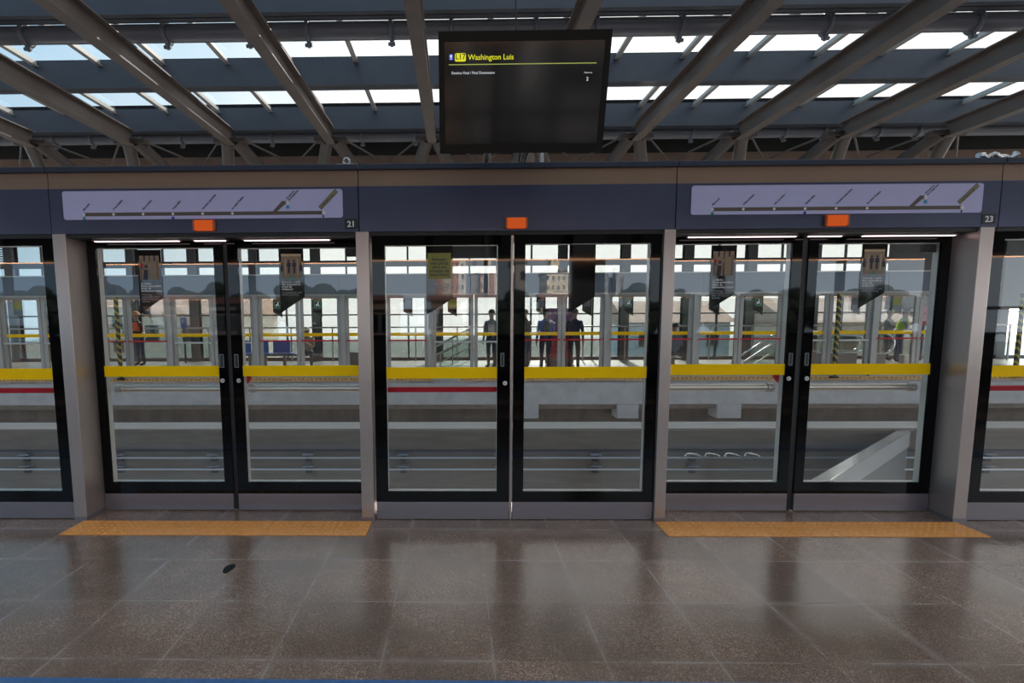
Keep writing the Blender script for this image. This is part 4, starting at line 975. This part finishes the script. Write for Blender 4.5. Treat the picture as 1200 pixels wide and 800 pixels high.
# a stool under the seated person behind the post
x = at_px(790, 16.0); o = thing('stool', 'dark stool under the person with grey hooded jacket', 'seat', (x, 16.0, 0)); MB().box(x - .2, x + .2, 15.85, 16.2, .29, .33, c=.01).build('seat', 'grey_box', o); MB().tube([(x, 16.02, 0), (x, 16.02, .29)], .05, 10).build('leg', 'grey_box', o)

# ================================================================== beyond the far facade and behind the camera
def house(x, y, w_, d_, h_, mt, label, roof='roof_tile', grp=None, z0=-9., face=-1):
    o = thing('house', label, 'house', (x, y, z0), grp)
    MB().box(x - w_ / 2, x + w_ / 2, y - d_ / 2, y + d_ / 2, z0, z0 + h_).build('wall', mt, o)
    r = MB(); a, b, c, dd = x - w_ / 2 - .4, x + w_ / 2 + .4, y - d_ / 2 - .4, y + d_ / 2 + .4; zt = z0 + h_; rise = min(2.2, w_ * .22)
    r.add([(a, c, zt), (b, c, zt), (b, dd, zt), (a, dd, zt), (a, (c + dd) / 2, zt + rise), (b, (c + dd) / 2, zt + rise)], [(0, 1, 5, 4), (2, 3, 4, 5), (0, 4, 3), (1, 2, 5), (0, 3, 2, 1)]); r.build('roof', roof, o)
    yy = y - d_ / 2 if face < 0 else y + d_ / 2
    for k in range(3):
        for j in range(2):
            cx = x - w_ / 2 + w_ * (k + .5) / 3; cz = zt - 1.7 - 3.0 * j
            MB().box(cx - .6, cx + .6, yy - .05, yy + .05, cz - .7, cz + .7).build('window', 'win_dark', o)
FH = [(-24, 52, 11, 'pastel_c', 'cream house with terracotta roof beyond the far facade, left'), (-44, 68, 12, 'pastel_a', 'peach house beyond the far facade at the far left'), (33, 50, 10, 'pastel_a', 'peach house beyond the far facade, right'), (46, 56, 12, 'pastel_c', 'cream house beyond the far facade at the far right'), (22, 58, 10, 'pastel_b', 'pale blue house beyond the escalators')]
for x, y, h_, mt, lb in FH: house(x, y, 10, 9, h_, mt, lb, 'roof_pale', grp='houses beyond the far facade')
def tower(label, u0, u1, vt, Yv, mt, plane, dep=14, cap=True):
    x0, z1 = atY(u0, vt, Yv); x1, _ = atY(u1, vt, Yv); y = 2 * plane - Yv
    o = thing('apartment_tower', label, 'building', ((x0 + x1) / 2, y, -9), 'apartment towers seen mirrored in the glass')
    MB().box(x0, x1, y - dep, y, -9, z1).build('wall', mt, o)
    MB().box(x0 + (x1 - x0) * .3, x0 + (x1 - x0) * .7, y - dep * .7, y - dep * .3, z1, z1 + 4).build('roof_tank', mt, o)
    MB().box(x0 - .3, x1 + .3, y - dep - .3, y + .3, z1 - 1, z1 - .1).build('parapet', 'tower_far', o)
tower('broad red and cream tower mirrored over the yellow notice', 512, 546, 292, 120, 'tower_red', DF)
tower('grey slab tower mirrored right of the yellow notice', 552, 563, 318, 190, 'tower_far', DF)
tower('red and cream tower mirrored beside the meeting strip', 563, 583, 311, 150, 'tower_red', DF)
tower('pale tower mirrored in the black frame right of the meeting strip', 604, 616, 300, 80, 'tower_grey', DF, 8)
tower('cream tower mirrored left of the plain pennant', 641, 666, 316, 150, 'tower_cream', DF)
tower('low distant tower mirrored right of the plain pennant', 704, 713, 321, 240, 'tower_far', DF)
tower('second low distant tower mirrored right of the plain pennant', 722, 732, 323, 240, 'tower_far', DF)
def tree(label, x, y, h_, w_, seed, z0=-9.):
    rr = random.Random(seed); o = thing('tree', label, 'tree', (x, y, z0), 'trees behind the near platform')
    q = MB()
    for _ in range(26):
        a = rr.uniform(0, 2 * PI); d = w_ * .42 * math.sqrt(rr.random()); s_ = rr.uniform(.09, .19) * w_; k = 1 - .55 * (d / (w_ * .42)) ** 2
        q.ball((x + d * math.cos(a), y + d * math.sin(a), z0 + h_ * (.5 + .42 * k * rr.uniform(.55, 1))), (s_, s_, s_ * rr.uniform(.6, .9)), 8, 6)
    q.ball((x, y, z0 + h_ * .68), (w_ * .34, w_ * .34, h_ * .2), 12, 8)
    q.build('crown', 'leaf', o)
    MB().tube([(x, y, z0), (x + .2, y, z0 + h_ * .7)], [.35, .2], 8).build('trunk', 'bark', o)
for i, (u, v, Yv) in enumerate(((8, 331, 60), (45, 335, 74), (132, 328, 60), (172, 330, 76), (215, 334, 92), (245, 330, 62), (300, 331, 76), (345, 324, 96), (372, 332, 62), (412, 334, 78), (592, 338, 62), (690, 335, 100), (740, 335, 64), (800, 334, 78), (845, 336, 96), (880, 333, 62), (925, 332, 78), (965, 335, 96), (1000, 334, 62), (1045, 330, 78))):
    x, z = atY(u, v, Yv); tree(ORD[i] + ' dark tree from the left mirrored low in the door glass', x, 2 * 4.0 - Yv, (z + 9) * 1.04, 9, i)
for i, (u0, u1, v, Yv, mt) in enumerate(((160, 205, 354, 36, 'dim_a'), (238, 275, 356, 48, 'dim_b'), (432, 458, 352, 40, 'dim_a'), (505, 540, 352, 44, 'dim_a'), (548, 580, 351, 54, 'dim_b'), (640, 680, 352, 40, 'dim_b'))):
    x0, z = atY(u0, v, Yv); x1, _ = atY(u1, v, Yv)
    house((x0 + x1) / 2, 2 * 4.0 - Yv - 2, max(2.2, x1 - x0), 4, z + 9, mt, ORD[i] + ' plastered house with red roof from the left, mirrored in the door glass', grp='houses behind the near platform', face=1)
# rear side of our own platform: posts, rail and lamp line, mirrored in the glass
for i, (x, w_) in enumerate(((-8.28, .04), (-6.08, .04), (-3.88, .04), (-1.68, .04), (.52, .035), (2.36, .29), (4.92, .04), (7.12, .04))):
    tag(MB((x, -1.95, 0)).box(x - w_, x + w_, -2.03, -1.87, 0, 4.30).build('rear_column', 'column'), ORD[i] + ' dark column from the left on the rear side of the near platform', 'column', 'rear columns of the near platform')
tag(MB((0, -2.0, 1.66)).box(XL, XR, -2.08, -2.0, 1.63, 1.69).build('rear_rail', 'mull'), 'dark horizontal rail along the rear opening of the near platform', 'rail')
o = thing('linear_lamp', 'long warm linear lamp mirrored as an orange line in the glass', 'lamp', (0, -1.83, 2.55))
MB().box(XL, XR, -1.869, -1.80, 2.56, 2.62, c=.004).build('housing', 'lamp_body', o); MB().box(XL + .1, XR - .1, -1.855, -1.805, 2.545, 2.5595, c=.003).build('diffuser', 'lamp', o)

# ================================================================== camera and render settings
cam = bpy.data.cameras.new('camera'); co = bpy.data.objects.new('camera', cam); COL.objects.link(co)
Rm = Matrix((RV, UV, -_fwd)).transposed().to_4x4(); Rm.translation = Vector((0, 0, CH)); co.matrix_world = Rm
cam.sensor_fit = 'HORIZONTAL'; cam.sensor_width = 36; cam.lens = CF / 1200 * 36
cam.shift_x = (600 - CCX) / 1200; cam.shift_y = (CCY - 400) / 1200
cam.clip_start = .05; cam.clip_end = 1000
S.camera = co
S.view_settings.view_transform = 'Standard'; S.view_settings.look = 'None'; S.view_settings.gamma = 1; S.view_settings.use_curve_mapping = False
S.view_settings.exposure = 0.55
S.cycles.max_bounces = 10; S.cycles.transparent_max_bounces = 32; S.cycles.glossy_bounces = 5; S.cycles.diffuse_bounces = 5
S.cycles.use_denoising = True
S.cycles.sample_clamp_indirect = 6
